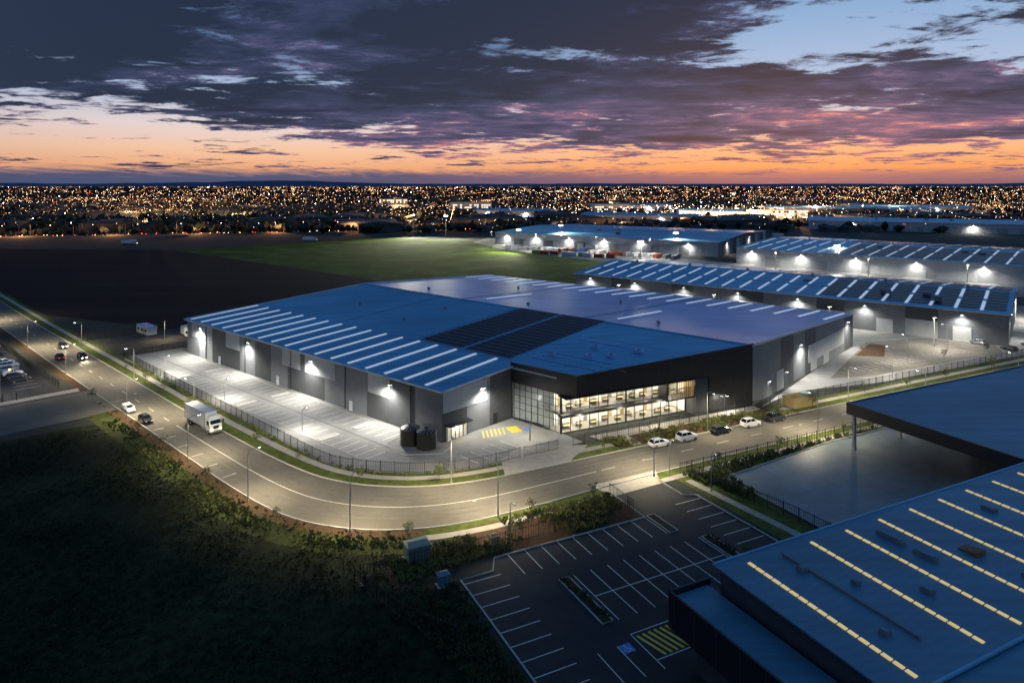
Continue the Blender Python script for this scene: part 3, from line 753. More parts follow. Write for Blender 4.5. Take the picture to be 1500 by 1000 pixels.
def container(p, d, l, k, name='shipping_container', z=0.05, h=2.6):
    m = MB(); d = V2(*d).normalized(); n = V2(-d.y, d.x); p = V2(*p)
    m.box(p, d, l, 2.4, z, z+h, k)
    for i in range(int(l/.6)):
        q = p+d*(-l/2+.3+i*.6)
        for s in (-1, 1): m.box(q+n*s*1.22, d, .28, .08, z+.15, z+h-.15, k)
    for s in (-1, 1):
        m.bar((*(p+d*(l/2+.03)+n*s*.3), z+.1), (*(p+d*(l/2+.03)+n*s*.3), z+h-.1), .06, 'steel')
    for s in (-1, 1):
        for t in (-1, 1): m.box(p+d*s*(l/2)+n*t*1.2, d, .18, .18, z-.02, z+h+.03, k)
    return m.obj(name, o=(p.x, p.y, 0))
a4 = (P4(1, 0)-P4(0, 0)).normalized(); n4 = V2(-a4.y, a4.x)
for i in range(26):
    if R.random() < .2: continue
    u = 30+i*5.6+R.uniform(-1, 1)
    container(P4(u, -24-R.uniform(0, 3)), n4+a4*R.uniform(-.05, .05), 12.2, R.choice(['c_red', 'c_wht', 'w_mid', 'c_blue', 'c_wht', 'c_wht', 'w_light']))
for i in range(9): container(P4(70+i*7+R.uniform(-2, 2), -45-R.uniform(0, 4)), a4, 6.1, R.choice(['c_red', 'c_red', 'tan', 'c_wht']))
container((-108, 228), (.75, -.65), 6.1, 'c_wht'); container((-92, 226), (.65, .75), 6.1, 'w_mid')
for (x, y, l, dpt, an) in ((330, 760, 220, 90, -25), (520, 640, 240, 100, -32), (90, 900, 150, 60, -20), (-60, 1050, 120, 60, -15), (430, 1150, 260, 90, -10), (250, 1020, 140, 60, -12), (620, 1250, 200, 80, -14), (150, 1300, 160, 70, 5)):
    warehouse('distant_warehouse', (x, y), l, dpt, 10, 12.5, an, lights=(l*.2, l*.7), lp=24000, sky=0, kinds=('w_white', 'w_light'))
for (x, y, l, h) in ((-70, 1160, 70, 20), (170, 1180, 60, 16), (380, 980, 80, 14), (-260, 1500, 60, 18)):   # lit multi-storey blocks
    m = MB(); d = V2(1, .1).normalized(); n = V2(-d.y, d.x); p = V2(x, y); m.box(p, d, l, 24, 0, h, 'w_light', 'w_dark')
    for z in range(2, int(h)-2, 4):
        for i in range(int(l/4)):
            if R.random() < .75: m.box(p+d*(-l/2+2+i*4)-n*12.05, d, 3, .1, z, z+2, 'e_win' if R.random() < .7 else 'dglass')
    m.box(p+d*l*.2, d, 8, 6, h, h+3, 'w_mid'); m.obj('office_block', o=(x, y, 0))

# ------------------------------------------------------------------ vehicles
def loft(m, secs, k):
    n0 = len(m.v); c = len(secs[0])
    for s in secs: m.v += [tuple(p) for p in s]
    a = m.mi(k)
    for i in range(len(secs)-1):
        for j in range(c):
            b = (j+1) % c; m.f.append((n0+i*c+j, n0+i*c+b, n0+(i+1)*c+b, n0+(i+1)*c+j)); m.m.append(a)
    m.f.append(tuple(range(n0+c-1, n0-1, -1))); m.m.append(a)
    m.f.append(tuple(n0+(len(secs)-1)*c+j for j in range(c))); m.m.append(a)
def place(me, name, p, d):
    o = D.objects.new(name, me); SC.collection.objects.link(o)
    o.location = (p[0], p[1], .03); o.rotation_euler = (0, 0, math.atan2(d[1], d[0])); return o
def car_mesh(paint_k, kind='hatch', lit=False):
    m = MB(); suv = kind == 'suv'; ute = kind == 'ute'
    h = .22 if suv else 0
    prof = [(-2.22, .78, .42, .82+h), (-2.05, .87, .26, .95+h), (-1.2, .9, .24, 1.0+h), (.75, .9, .24, .98+h), (1.6, .88, .24, .86+h), (2.1, .82, .28, .72+h), (2.28, .68, .42, .6+h*.6)]
    secs = []
    for x, w, zb, zt in prof:
        secs.append([(x, -w, zb), (x, -w, zb+(zt-zb)*.65), (x, -w*.9, zt), (x, w*.9, zt), (x, w, zb+(zt-zb)*.65), (x, w, zb)])
    loft(m, secs, paint_k)
    z0 = .95+h; zt = 1.46+h*1.4
    xb, xf = (-2.0, 1.0) if not ute else (-.5, 1.0)
    tb, tf = (xb+.45, .25) if not ute else (-.3, .35)
    m.hexa([(xb, -.78, z0), (xf, -.78, z0-.03), (xf, .78, z0-.03), (xb, .78, z0)], [(tb, -.62, zt-.04), (tf, -.62, zt-.04), (tf, .62, zt-.04), (tb, .62, zt-.04)], 'dglass')
    m.hexa([(tb-.06, -.63, zt-.035), (tf+.05, -.63, zt-.035), (tf+.05, .63, zt-.035), (tb-.06, .63, zt-.035)], [(tb+.05, -.55, zt+.03), (tf-.08, -.55, zt+.03), (tf-.08, .55, zt+.03), (tb+.05, .55, zt+.03)], paint_k)
    for y in (-1, 1):
        for xa, xc in ((xf, tf), (xb, tb), ((xb+xf)/2-.1, (xb+xf)/2-.1)):
            m.bar((xa, y*.785, z0-.02), (xc, y*.63, zt-.02), .07, paint_k)
        for x in (-1.4, 1.38):
            m.rod((x, y*.7, .33), (x, y*.93, .33), .33, 'tyre', 16); m.rod((x, y*.92, .33), (x, y*.95, .33), .2, 'steel', 12)
        m.box((2.2, y*.55), (1, 0), .16, .34, .56+h*.5, .7+h*.5, 'e_head' if lit else 'w_white')
        m.box((-2.2, y*.62), (1, 0), .1, .26, .7+h*.5, .84+h*.5, 'e_red' if lit else 'c_red')
        m.box((.7, y*.98), (1, 0), .16, .16, .98+h, 1.1+h, paint_k)
    m.box((2.27, 0), (1, 0), .04, .7, .4, .56, 'blackm')
    if ute:
        m.box((-1.35, 0), (1, 0), 1.6, 1.5, 1.0, 1.3, paint_k); m.box((-.6, 0), (1, 0), .1, .9, 1.5, 1.62, 'e_warm')
    return m.mesh('car_body')
cars = {k: car_mesh(*v) for k, v in {'w': ('carw', 'hatch'), 'ws': ('carw', 'suv'), 'd': ('card', 'hatch'), 'ds': ('card', 'suv'), 's': ('cars', 'hatch'), 'wu': ('carw', 'ute'), 'lit': ('card', 'suv', True)}.items()}
def onK1(px, back):
    best = min(range(len(K1)-1), key=lambda i: 0 if K1[i].x <= px <= K1[i+1].x else 1e9)
    p, q = K1[best], K1[best+1]; t = (px-p.x)/(q.x-p.x); r = p.lerp(q, t); d = (q-p).normalized()
    return r+V2(d.y, -d.x)*back, d
for px, k in ((27.6, 'w'), (33.6, 'ws'), (41.4, 'd'), (48.7, 'ws'), (55.2, 'ds')):
    p, d = onK1(px, 1.35); place(cars[k], 'parked_car', p, d)
p, d = onK1(-121, 3); place(cars['lit'], 'car', p, d)
light('headlight_beam', 'SPOT', (p.x+d.x*2.5, p.y+d.y*2.5, .8), 2500, (1, .85, .55), target=(p.x+d.x*12, p.y+d.y*12, 0), cone=90, rad=.1)
p, d = onK1(-135, 3.2); place(cars['lit'], 'car', p, d)
p, d = onK1(-124, 7.6); place(cars['lit'], 'car', p, -d)
for (x, y, k) in ((-84.6, 150.6, 'wu'), (-77.2, 143.8, 'd')): place(cars[k], 'parked_car', (x, y), (.723, -.69))
for (x, y, k) in ((-137, 187, 'ws'), (-134.5, 183.5, 's'), (-131, 180, 'wu'), (-128, 177, 'd'), (-124.5, 173.8, 'd'), (-141, 190.8, 'w'), (-150, 200, 'd'), (-158, 208, 's')):
    place(cars[k], 'parked_car', (x-.2, y-.8), (.66, .75))
m = MB(); bays(m, (-117, 169.5), (-.723, .69), 20, 3.4, 5, (-.69, -.723), z=.03); m.obj('parking_bay_markings')
for (x, y, k) in ((150, 206, 'd'), (160, 211, 'w'), (146, 214, 's')): place(cars[k], 'parked_car', (x, y), nE)

def truck_mesh():
    m = MB(); L = 9.6
    m.box((-1.6, 0), (1, 0), L, 2.5, 1.15, 3.95, 'carw')
    for x in (-6.38, 3.18):
        for y in (-1, 1): m.bar((x, y*1.25, 1.15), (x, y*1.25, 3.98), .12, 'steel')
    for y in (-1, 1):
        m.bar((-6.4, y*1.25, 3.97), (3.2, y*1.25, 3.97), .1, 'steel'); m.bar((-6.4, y*1.25, 1.12), (3.2, y*1.25, 1.12), .14, 'steel')
        for i in range(8): m.bar((-5.6+i*1.15, y*1.255, 1.2), (-5.6+i*1.15, y*1.255, 3.9), .05, 'c_wht')
    for y in (-1, 1): m.bar((-6.41, y*.03+.05*y, 1.3), (-6.41, y*.03+.05*y, 3.8), .06, 'steel')
    m.box((-1.4, 0), (1, 0), 10.4, .9, .75, 1.08, 'blackm')
    secs = []
    for x, zt, w in ((3.5, 3.1, 1.15), (4.4, 3.15, 1.2), (5.0, 3.0, 1.2), (5.45, 2.1, 1.2), (5.6, 1.9, 1.18), (5.65, .8, 1.15)):
        secs.append([(x, -w, .6), (x, -w, zt*.9), (x, -w*.85, zt), (x, w*.85, zt), (x, w, zt*.9), (x, w, .6)])
    loft(m, secs, 'carw')
    m.hexa([(5.13, -1.02, 2.78), (5.48, -1.05, 2.1), (5.48, 1.05, 2.1), (5.13, 1.02, 2.78)], [(5.19, -1.02, 2.82), (5.54, -1.05, 2.14), (5.54, 1.05, 2.14), (5.19, 1.02, 2.82)], 'dglass')
    for y in (-1, 1):
        m.box((4.55, y*1.2), (1, 0), .9, .06, 1.95, 2.7, 'dglass')
        m.bar((5.3, y*1.2, 2.6), (5.5, y*1.5, 2.6), .05, 'blackm'); m.box((5.5, y*1.5), (1, 0), .1, .25, 2.0, 2.75, 'blackm')
        m.box((5.66, y*.85), (1, 0), .06, .4, .95, 1.15, 'e_warm')
        for x in (4.7, -3.6, -4.8):
            m.rod((x, y*.85, .5), (x, y*1.22, .5), .5, 'tyre', 18); m.rod((x, y*1.2, .5), (x, y*1.25, .5), .27, 'steel', 12)
        m.rod((1.2, y*.95, .75), (2.6, y*.95, .75), .33, 'steel', 14)
        m.box((-4.2, y*1.05), (1, 0), 2.4, .4, 1.02, 1.1, 'blackm')
    m.box((5.66, 0), (1, 0), .05, 1.1, 1.2, 1.8, 'blackm'); m.box((5.7, 0), (1, 0), .14, 2.3, .45, .8, 'steel')
    m.box((4.2, 0), (1, 0), .9, 1.8, 3.1, 3.6, 'carw')
    return m.mesh('truck_body')
TM = truck_mesh()
p, d = onK1(-62.2, 1.7); place(TM, 'truck', p, d)
for (x, y, dx, dy) in ((-318, 568, 1, .2), (-178, 602, 1, .25), (60, 520, -.6, .8), (250, 640, 1, .3)): place(TM, 'truck', (x, y), (dx, dy))

# ------------------------------------------------------------------ street lamps
def lamp(p, d, h=8.0, arm=1.6, power=9500, col=(1, .85, .57), lit=True, name='street_lamp'):
    e = empty(name, (p[0], p[1], 0)); m = MB(); p = V2(*p); d = V2(*d).normalized()
    m.cyl(p, .16, 0, .3, 'steel', 10); m.cyl(p, .1, .3, h-.5, 'steel', 8, .06)
    pts = [Vector((*p, h-.5)), Vector((*(p+d*.25), h-.15)), Vector((*(p+d*.7), h)), Vector((*(p+d*arm), h+.05))]
    for i in range(3): m.rod(pts[i], pts[i+1], .05, 'steel', 8)
    m.box(p+d*(arm+.3), d, .75, .3, h, h+.12, 'steel'); m.box(p+d*(arm+.3), d, .5, .22, h-.025, h-.004, 'e_lamp')
    m.obj('pole_and_head', e)
    q = p+d*(arm+.3)
    if lit: light('lamp_light', 'SPOT', (*q, h-.12), power, col, target=(*(q+d*1.3), 0), cone=164, blend=.5, rad=.2, parent=e)
def perp2(px):
    for i in range(len(K2)-1):
        if K2[i].x <= px <= K2[i+1].x:
            t = (K2[i+1]-K2[i]).normalized(); r = K2[i].lerp(K2[i+1], (px-K2[i].x)/(K2[i+1].x-K2[i].x))
            nrm = V2(-t.y, t.x); return r-nrm*.7, nrm
for px in (-190, -147, -116, -82, -58, -41.2, -23.2, -2.4, 24, 60.7, 92, 125, 165):
    q, n_ = perp2(px); lamp(q, n_)
for px in (-132, -98, -70, -10, 40, 78):
    q, d = onK1(px, -.7); lamp(q, V2(d.y, -d.x), power=6000)
for a, b in ((9, -4), (46, -5), (43.8, -12.8)): lamp(Ef(a, b), e2, 6.5, .8, 500, lit=False)
for u in (20, 52, 84): lamp(PL(u, -14.9), nv, 5.0, .6, 4200, (1, .95, .85))
for q in ((110, 190), (130, 204), (98, 176), (160, 222), (190, 250)): lamp(q, nE, 8, 1, 7500, (1, .92, .78))
for q in ((-120, 160), (-146, 188)): lamp(q, (-.72, .69), 8, 1, 4500, (1, .9, .75))
lamp((3.5, 133.5), (-.5, .8), 4, .4, 1100, (1, .9, .7)); lamp((30, 139.5), nin, 4, .4, 1100, (1, .9, .7)); lamp((46, 148), nin, 4, .4, 1100, (1, .9, .7))
def mast(p, t, h, power, col=(1, .97, .85)):
    e = empty('floodlight_mast', (*p, 0)); m = MB(); m.cyl(p, .3, 0, h, 'steel', 8, .15)
    for s in (-1.2, 0, 1.2): m.box((p[0]+s, p[1]), (1, 0), .8, .4, h, h+.6, 'e_lamp')
    m.bar((p[0]-1.8, p[1], h), (p[0]+1.8, p[1], h), .2, 'steel'); m.obj('mast', e)
    light('flood', 'SPOT', (p[0], p[1]-1.2, h+.3), power, col, target=t, cone=140, rad=.5, parent=e)
mast((-95, 655), (-60, 520, 0), 20, 380000, (1, .98, .7)); mast((-62, 640), (0, 480, 0), 20, 200000, (1, .98, .7)); mast((40, 560), (60, 470, 0), 16, 50000)
mast((120, 500), (110, 440, 0), 14, 40000); mast((200, 420), (190, 380, 0), 12, 30000)
mast((5, 505), (-60, 460, 0), 16, 150000, (1, .98, .7)); mast((80, 425), (30, 400, 0), 14, 50000, (1, .98, .7))

# ------------------------------------------------------------------ utilities
def kiosk(p, d, l, w, h, k, name):
    m = MB(); d = V2(*d).normalized()
    m.box(p, d, l+.4, w+.4, .02, .14, 'kerb'); m.box(p, d, l, w, .14, h, k)
    n = V2(-d.y, d.x); P = V2(*p)
    m.hexa([(*(P-d*(l/2+.15)-n*(w/2+.15)), h), (*(P+d*(l/2+.15)-n*(w/2+.15)), h), (*(P+d*(l/2+.15)+n*(w/2+.15)), h), (*(P-d*(l/2+.15)+n*(w/2+.15)), h)],
           [(*(P-d*(l/2-.2)-n*.1), h+.3), (*(P+d*(l/2-.2)-n*.1), h+.3), (*(P+d*(l/2-.2)+n*.1), h+.3), (*(P-d*(l/2-.2)+n*.1), h+.3)], k)
    for s in (-.25, .25): m.box(P+d*l*s-n*(w/2+.02), d, l*.42, .05, .3, h-.2, k)
    m.obj(name, o=(p[0], p[1], 0))
kiosk((-12.7, 91.2), e1, 3.0, 2.2, 2.2, 'kiosk', 'electrical_substation')
kiosk((-8.6, 85.2), e1, 1.3, 1.0, 1.5, 'kiosb', 'utility_cabinet')
kiosk(Ef(7.2, -5.6), e1, 1.0, .8, 1.5, 'tan', 'utility_cabinet')
m = MB(); q = Rr-nin*6+dDR*10
for s, l in ((0, 7), (3.4, 7)): m.box(q+nin*s, dDR, l, .2, 0, 2.2, 'tan')
for s in (-3.4, 0, 3.4): m.box(q+dDR*s+nin*1.7, nin, 3.0, .2, 0, 2.25, 'tan')
m.cyl(q+dDR*1.7+nin*1.7, 1.2, 0, 2.6, 'kiosk', 16); m.obj('bin_enclosure_wall', o=(*q, 0))
for (x, y, d) in ((-103, 222, (.75, -.65)), (-122, 228, (.75, -.65))):
    m = MB(); m.box((x, y), d, 9, 3, .4, 2.9, 'w_white', 'roof2'); dd = V2(*d).normalized(); nn = V2(-dd.y, dd.x)
    for s in (-3, 0, 3): m.box(V2(x, y)+dd*s-nn*1.52, d, 1.2, .06, 1.3, 2.2, 'dglass')
    m.box(V2(x, y)+dd*1.6-nn*1.52, d, .9, .08, .45, 2.4, 'w_mid'); m.box((x, y), d, 9.3, 3.3, 2.9, 3.05, 'roof2')
    m.obj('site_hut', o=(x, y, 0))
lamp((-112, 220), (.7, -.7), 6, .5, 3000)

# ------------------------------------------------------------------ planting
def inpoly(p, P):
    c = False; n = len(P)
    for i in range(n):
        a = P[i]; b = P[i-1]
        if (a[1] > p[1]) != (b[1] > p[1]) and p[0] < (b[0]-a[0])*(p[1]-a[1])/(b[1]-a[1])+a[0]: c = not c
    return c
def tufts(name, poly, n, h, ks, blades=8, w=.06, spread=.45, patchy=0):
    m = MB(); xs = [p[0] for p in poly]; ys = [p[1] for p in poly]; c = 0
    for _ in range(n*8):
        if c >= n: break
        x = R.uniform(min(xs), max(xs)); y = R.uniform(min(ys), max(ys))
        if not inpoly((x, y), poly): continue
        nz = MN.noise(Vector((x*.12, y*.12, 1.3)))
        if patchy and nz < R.uniform(-.5, .35)*patchy: continue
        c += 1; hh = h*R.uniform(.5, 1.25); k = R.choice(ks)
        for b in range(blades):
            a = R.uniform(0, 6.283); r = spread*R.uniform(.3, 1)*hh/h; s = (math.cos(a), math.sin(a)); ww = w*R.uniform(.7, 1.6)
            bx, by = x+s[0]*r*.2, y+s[1]*r*.2
            m.face([(bx-s[1]*ww, by+s[0]*ww, .02), (bx+s[1]*ww, by-s[0]*ww, .02), (x+s[0]*r*.7, y+s[1]*r*.7, hh), (x+s[0]*r*1.15, y+s[1]*r*1.15, hh*.8)], k)
    return m.obj(name)
bed = [Et(6, -3.6), Et(30, -3.6), Et(30, -11.5), Et(9, -11.5), Et(-7, -7.5), Et(-7, -2)]
tufts('ornamental_grass', bed, 1100, .6, ['tuft', 'tuft', 'tuft2'], w=.05, patchy=.5)
kk_ = [p for p in k2l if p.x > -100]
tufts('ornamental_grass', [tuple(p) for p in offset(kk_, -.6)]+[tuple(p) for p in reversed(offset(kk_, -2.6))], 700, .4, ['tuft2', 'tuft', 'dry'], w=.04, spread=.32, patchy=.8)
kk_ = [p for p in k2l if p.x > -88]
tufts('ornamental_grass', [tuple(p) for p in offset(kk_, -2.4)]+[tuple(p) for p in reversed(offset(kk_, -5.2))], 1900, .5, ['tuft2', 'tuft', 'tuft2', 'dry'], w=.045, spread=.36, patchy=.7)
v_ = [p for p in K1 if -110 < p.x < 0]
tufts('shrub_row', [tuple(p) for p in offset(v_, 4.4)]+[tuple(p) for p in reversed(offset(v_, 5.5))], 900, .5, ['tuft', 'tuft2'])
tufts('shrub_row', [tuple(g0), tuple(Rr-nin*3-dDR*.5), tuple(Rr-nin*8.6+dDR*6), tuple(Dp-nin*7.2+dDR*5)], 600, .6, ['tuft2', 'tuft', 'leaf'], patchy=.5)
tufts('shrub_row', [Et(45.5, -12.2), Et(100, -12.2), Et(100, -11.3), Et(82, -11.3), Et(53, -8.4), Et(52, 0), Et(49, 0)], 600, .7, ['tuft2', 'leaf'])
tufts('ornamental_grass', [Et(-9, 2), Et(-.6, .5), Et(-.8, 30), Et(-4, 30), Et(-7, 10)], 700, .5, ['dry', 'dry2', 'tuft2', 'tuft2'], w=.04)
tufts('ornamental_grass', [Et(11.3, 5.6), Et(12.5, 5.6), Et(12.5, 15), Et(11.3, 15)], 40, .5, ['dry', 'tuft2'])
tufts('ornamental_grass', [Et(34.7, 5.6), Et(35.9, 5.6), Et(35.9, 15), Et(34.7, 15)], 40, .5, ['dry', 'tuft2'])
gf = [(-90, 50), (0, 58), (-8, 80), (-14, 92), (-24, 95), (-34, 98), (-48, 107), (-84, 140), (-100, 130), (-130, 90)]
tufts('wild_grass', gf, 26000, .24, ['dry', 'dry2', 'dry2', 'grass'], blades=4, w=.028, spread=.26, patchy=1)

def tree_mesh(seed, h, spread, nleaf, ks=('leaf', 'leaf2', 'leafd'), ls=.16):
    r = random.Random(seed); m = MB(); m.rod((0, 0, 0), (.05, 0, h*.45), h*.018, 'bark', 8, h*.012); tips = []
    m.rod((.05, 0, h*.45), (0, .08, h*.85), h*.012, 'bark', 6, h*.004)
    for i in range(9):
        a = i*2.4+r.uniform(-.3, .3); z0 = h*(.32+.05*i); q = Vector((math.cos(a)*spread*r.uniform(.5, 1), math.sin(a)*spread*r.uniform(.5, 1), z0+h*r.uniform(.12, .28)))
        m.rod((.03, 0, z0), q, h*.008, 'bark', 5, h*.003); tips.append(q); tips.append(Vector((.03, 0, z0)).lerp(q, .6))
    tips.append(Vector((0, 0, h*.92)))
    for _ in range(nleaf):
        t = r.choice(tips); p = t+Vector((r.gauss(0, 1), r.gauss(0, 1), r.gauss(0, .8)))*spread*.26
        k = r.choice(ks) if p.z < h*.6 else r.choice(ks[:2]); u = Vector((r.uniform(-1, 1), r.uniform(-1, 1), r.uniform(-1, 1))).normalized()*ls*r.uniform(.6, 1.4)
        v = u.orthogonal()*r.uniform(.5, .9)
        m.face([p-u, p-v*.8, p+u, p+v*.8], k)
    return m.mesh('tree_mesh')
TS = [tree_mesh(i, 2.9, .85, 230, ls=.11) for i in range(4)]
def tree(p, s=1):
    o = D.objects.new('young_tree', R.choice(TS)); SC.collection.objects.link(o)
    o.location = (p[0], p[1], 0); o.rotation_euler = (0, 0, R.uniform(0, 6)); s *= R.uniform(.75, 1.2); o.scale = (s, s, s)
for px in (-104, -93, -84, -73, -50, -39, -26, -12, 18, 26, 38, 47, 58, 68, 84, 98, 112, 130):
    q, d = onK1(px, -1.3); tree(q)
for px in (-96, -74, -64, -50, -34, -15, 2, 12, 36, 50, 66, 84, 104):
    q, n_ = perp2(px); tree(q-n_*1.2, s=.9)
for a, b in ((12, -7), (18, -8.5), (24, -6), (3, -5), (11.9, 7), (35.3, 13), (48.5, 2), (50, 14)): tree(Ef(a, b), s=.9)
for q in ((104, 203), (124, 196), (142, 204), (152, 200)): tree(q)

m = MB()
def clump(m, x, y, r, h, k='leafd'):
    n = 7
    for _ in range(3):
        cx, cy, cz = x+R.uniform(-.5, .5)*r, y+R.uniform(-.5, .5)*r, h*R.uniform(.45, .7); rr = r*R.uniform(.5, .8)
        ring = [(cx+rr*R.uniform(.75, 1.2)*math.cos(i*6.283/n), cy+rr*R.uniform(.75, 1.2)*math.sin(i*6.283/n), cz+R.uniform(-.15, .15)*h) for i in range(n)]
        top = (cx+R.uniform(-.3, .3)*rr, cy, cz+h*R.uniform(.3, .5)); bot = (cx, cy, 0)
        for i in range(n):
            m.face([ring[i], ring[(i+1) % n], top], k); m.face([ring[(i+1) % n], ring[i], bot], k)
for i in range(230):
    x = -560+i*3.4+R.uniform(-2, 2); y = 640+(x+560)*.2+R.uniform(-8, 20)
    if R.random() < .75: clump(m, x, y, R.uniform(2.5, 5), R.uniform(4, 10))
for _ in range(6500):
    y = 700*math.exp(R.uniform(0, 2.2)); x = R.uniform(-1.15, 1.15)*y
    if y < 1300 and x > 0 and R.random() < .6: continue
    f = y/1500
    clump(m, x, y, R.uniform(4, 9)*max(1, f), R.uniform(6, 12)*max(1, f*.6))
m.obj('distant_trees')
m = MB()
for _ in range(3000):
    y = 720*math.exp(R.uniform(0, 1.9)); x = R.uniform(-1.1, 1.1)*y; a = R.choice((0, 1.57))+.3; d = V2(math.cos(a), math.sin(a)); n = V2(-d.y, d.x); p = V2(x, y)
    l = R.uniform(6, 10); w = R.uniform(4, 6); h = R.uniform(3, 5.5)
    if R.random() < .04: l *= 4; w *= 4; h = 9
    m.box(p, d, 2*l, 2*w, 0, h, 'house')
    m.hexa([(*(p-d*l*1.05-n*w*1.05), h), (*(p+d*l*1.05-n*w*1.05), h), (*(p+d*l*1.05+n*w*1.05), h), (*(p-d*l*1.05+n*w*1.05), h)],
           [(*(p-d*l*.6-n*.1), h+2.2), (*(p+d*l*.6-n*.1), h+2.2), (*(p+d*l*.6+n*.1), h+2.2), (*(p-d*l*.6+n*.1), h+2.2)], 'hroof')
m.obj('distant_suburb')
cols = {'cl_o': ((1, .40, .1), 5.5), 'cl_o2': ((1, .50, .18), 15), 'cl_w': ((1, .80, .52), 9), 'cl_c': ((.85, .9, 1), 10), 'cl_r': ((1, .06, .04), 8), 'cl_g': ((.2, 1, .5), 5), 'cl_b': ((1, .92, .75), 50), 'cl_d': ((1, .40, .13), 2.0)}
for k, (c, s) in cols.items(): M[k] = mat('city_light_'+k, c, .5, emit=c, es=s, sample=False)
m = MB(); centers = [(R.uniform(-1.1, 1.1), R.uniform(.2, 2.4)) for _ in range(80)]
ks = ['cl_o']*38+['cl_d']*42+['cl_o2']*12+['cl_w']*14+['cl_c']*4+['cl_r']*3+['cl_g']+['cl_b']*1
for _ in range(15000):
    if R.random() < .55:
        cx, cy = R.choice(centers); ly = min(2.8, max(.1, R.gauss(cy, .12))); ax = cx+R.gauss(0, .08)
    else: ly = R.uniform(.1, 2.7); ax = R.uniform(-1.2, 1.2)
    if R.random() < .15: ly = R.uniform(1.5, 2.95)
    y = 640*math.exp(ly); x = ax*y
    if y < 1000 and R.random() < .5: continue
    k = R.choice(ks); rr = y*.0003*R.uniform(.45, 1.3)
    if k == 'cl_b': rr *= 1.3
    m.octa((x, y, R.uniform(4, 11)+y*.0006), min(rr, 3.0), k)
for _ in range(60):
    y0 = 760*math.exp(R.uniform(0, 2)); x0 = R.uniform(-1, 1)*y0; a = R.choice((R.uniform(-.15, .25), R.uniform(1.0, 1.7))); L = R.uniform(300, 1300)*y0/1500; k = R.choice(['cl_o', 'cl_o2', 'cl_w'])
    for i in range(int(L/(35*y0/1500))):
        x = x0+math.cos(a)*i*35*y0/1500; y = y0+math.sin(a)*i*35*y0/1500
        if y > 700: m.octa((x, y, 9), y*.0003*R.uniform(.8, 1.2), k)
for _ in range(560):     # lit retail / industrial district
    y = R.gauss(1150, 140); x = R.gauss(.31, .17)*y
    if y > 800: m.octa((x, y, R.uniform(4, 12)), y*.00038*R.uniform(.5, 1.7), R.choice(['cl_w', 'cl_b', 'cl_c', 'cl_o2', 'cl_w', 'cl_o']))
for i in range(220):
    x = -640+i*5.4+R.uniform(-3, 3); y = 605+(x+640)*.25+R.choice((-5, 5))
    m.octa((x, y, 1.2), .32, 'cl_r' if R.random() < .5 else 'cl_o2')
    if i % 7 == 0: m.octa((x, y+9, 10), .36, 'cl_w')
m.obj('city_lights')
HW = [V2(-900, 540), V2(-640, 605), V2(-100, 740), V2(600, 915), V2(1400, 1100)]
strip('motorway', offset(HW, -11), offset(HW, 11), .05, 'asphalt')
m = MB()
for p, t in resample(HW, 45):
    n_ = V2(-t.y, t.x)
    for s in (-12, 12):
        q = p+n_*s; m.rod((*q, 0), (*q, 11), .12, 'steel', 6); m.bar((*q, 11), (*(q-n_*s*.18), 11.2), .12, 'steel')
m.obj('motorway_lamp_posts')
for i in range(14):
    x = -620+i*75; light('motorway_light', 'POINT', (x, 612+(x+640)*.25, 10), 26000, (1, .5, .2), rad=.6)
for _ in range(34):
    y = 900*math.exp(R.uniform(0, 1.1)); x = R.uniform(-.7, .8)*y
    light('district_glow_fill', 'POINT', (x, y, 14), 260000, (1, .6, .3), rad=1.5)  # added glow without fittings, warms the far ground and house walls

m = MB()
prev = None
for i in range(240):
    a = -1.0+2.0*i/239; dd = 15500
    hgt = 58+55*max(0, MN.noise(Vector((a*5, 3.1, 0)))+.1)+45*math.exp(-((a+.37)/.13)**2)+12*MN.noise(Vector((a*30, 0, 0)))
    p = (math.sin(a)*dd, math.cos(a)*dd); q = (math.sin(a)*(dd+3500), math.cos(a)*(dd+3500))
    cur = ((p[0], p[1], 0), (p[0]*1.02, p[1]*1.02, hgt), (q[0], q[1], 0))
    if prev:
        m.face([prev[0], cur[0], cur[1], prev[1]], 'hill'); m.face([prev[1], cur[1], cur[2], prev[2]], 'hill')
    prev = cur
m.obj('hills')

# ------------------------------------------------------------------ sky
w = D.worlds.new('World'); SC.world = w; w.use_nodes = True
nt = w.node_tree; N = nt.nodes; L = nt.links; N.clear()
def nd(t, **kw):
    n = N.new(t)
    for k, v in kw.items(): setattr(n, k, v)
    return n
def inp(sock, v):
    if isinstance(v, (int, float)): sock.default_value = v
    else: L.new(v, sock)
def ma(op, a, b=0.0, c=0.0, clamp=False):
    n = nd('ShaderNodeMath', operation=op); n.use_clamp = clamp
    inp(n.inputs[0], a); inp(n.inputs[1], b); inp(n.inputs[2], c); return n.outputs[0]
def mr(v, a, b, c, d, smooth=True):
    n = nd('ShaderNodeMapRange'); n.interpolation_type = 'SMOOTHSTEP' if smooth else 'LINEAR'
    inp(n.inputs[0], v)
    for i, x in enumerate((a, b, c, d)): n.inputs[1+i].default_value = x
    return n.outputs[0]
def ramp(v, stops):
    n = nd('ShaderNodeValToRGB'); cr = n.color_ramp; inp(n.inputs[0], v)
    while len(cr.elements) < len(stops): cr.elements.new(.5)
    for e_, (p, c) in zip(cr.elements, stops): e_.position = p; e_.color = (*c, 1)
    return n.outputs[0]
def mix(f, a, b, mode='MIX'):
    n = nd('ShaderNodeMix', data_type='RGBA', blend_type=mode); inp(n.inputs[0], f)
    for s, v in ((n.inputs[6], a), (n.inputs[7], b)):
        if isinstance(v, tuple): s.default_value = (*v, 1)
        else: L.new(v, s)
    return n.outputs[2]
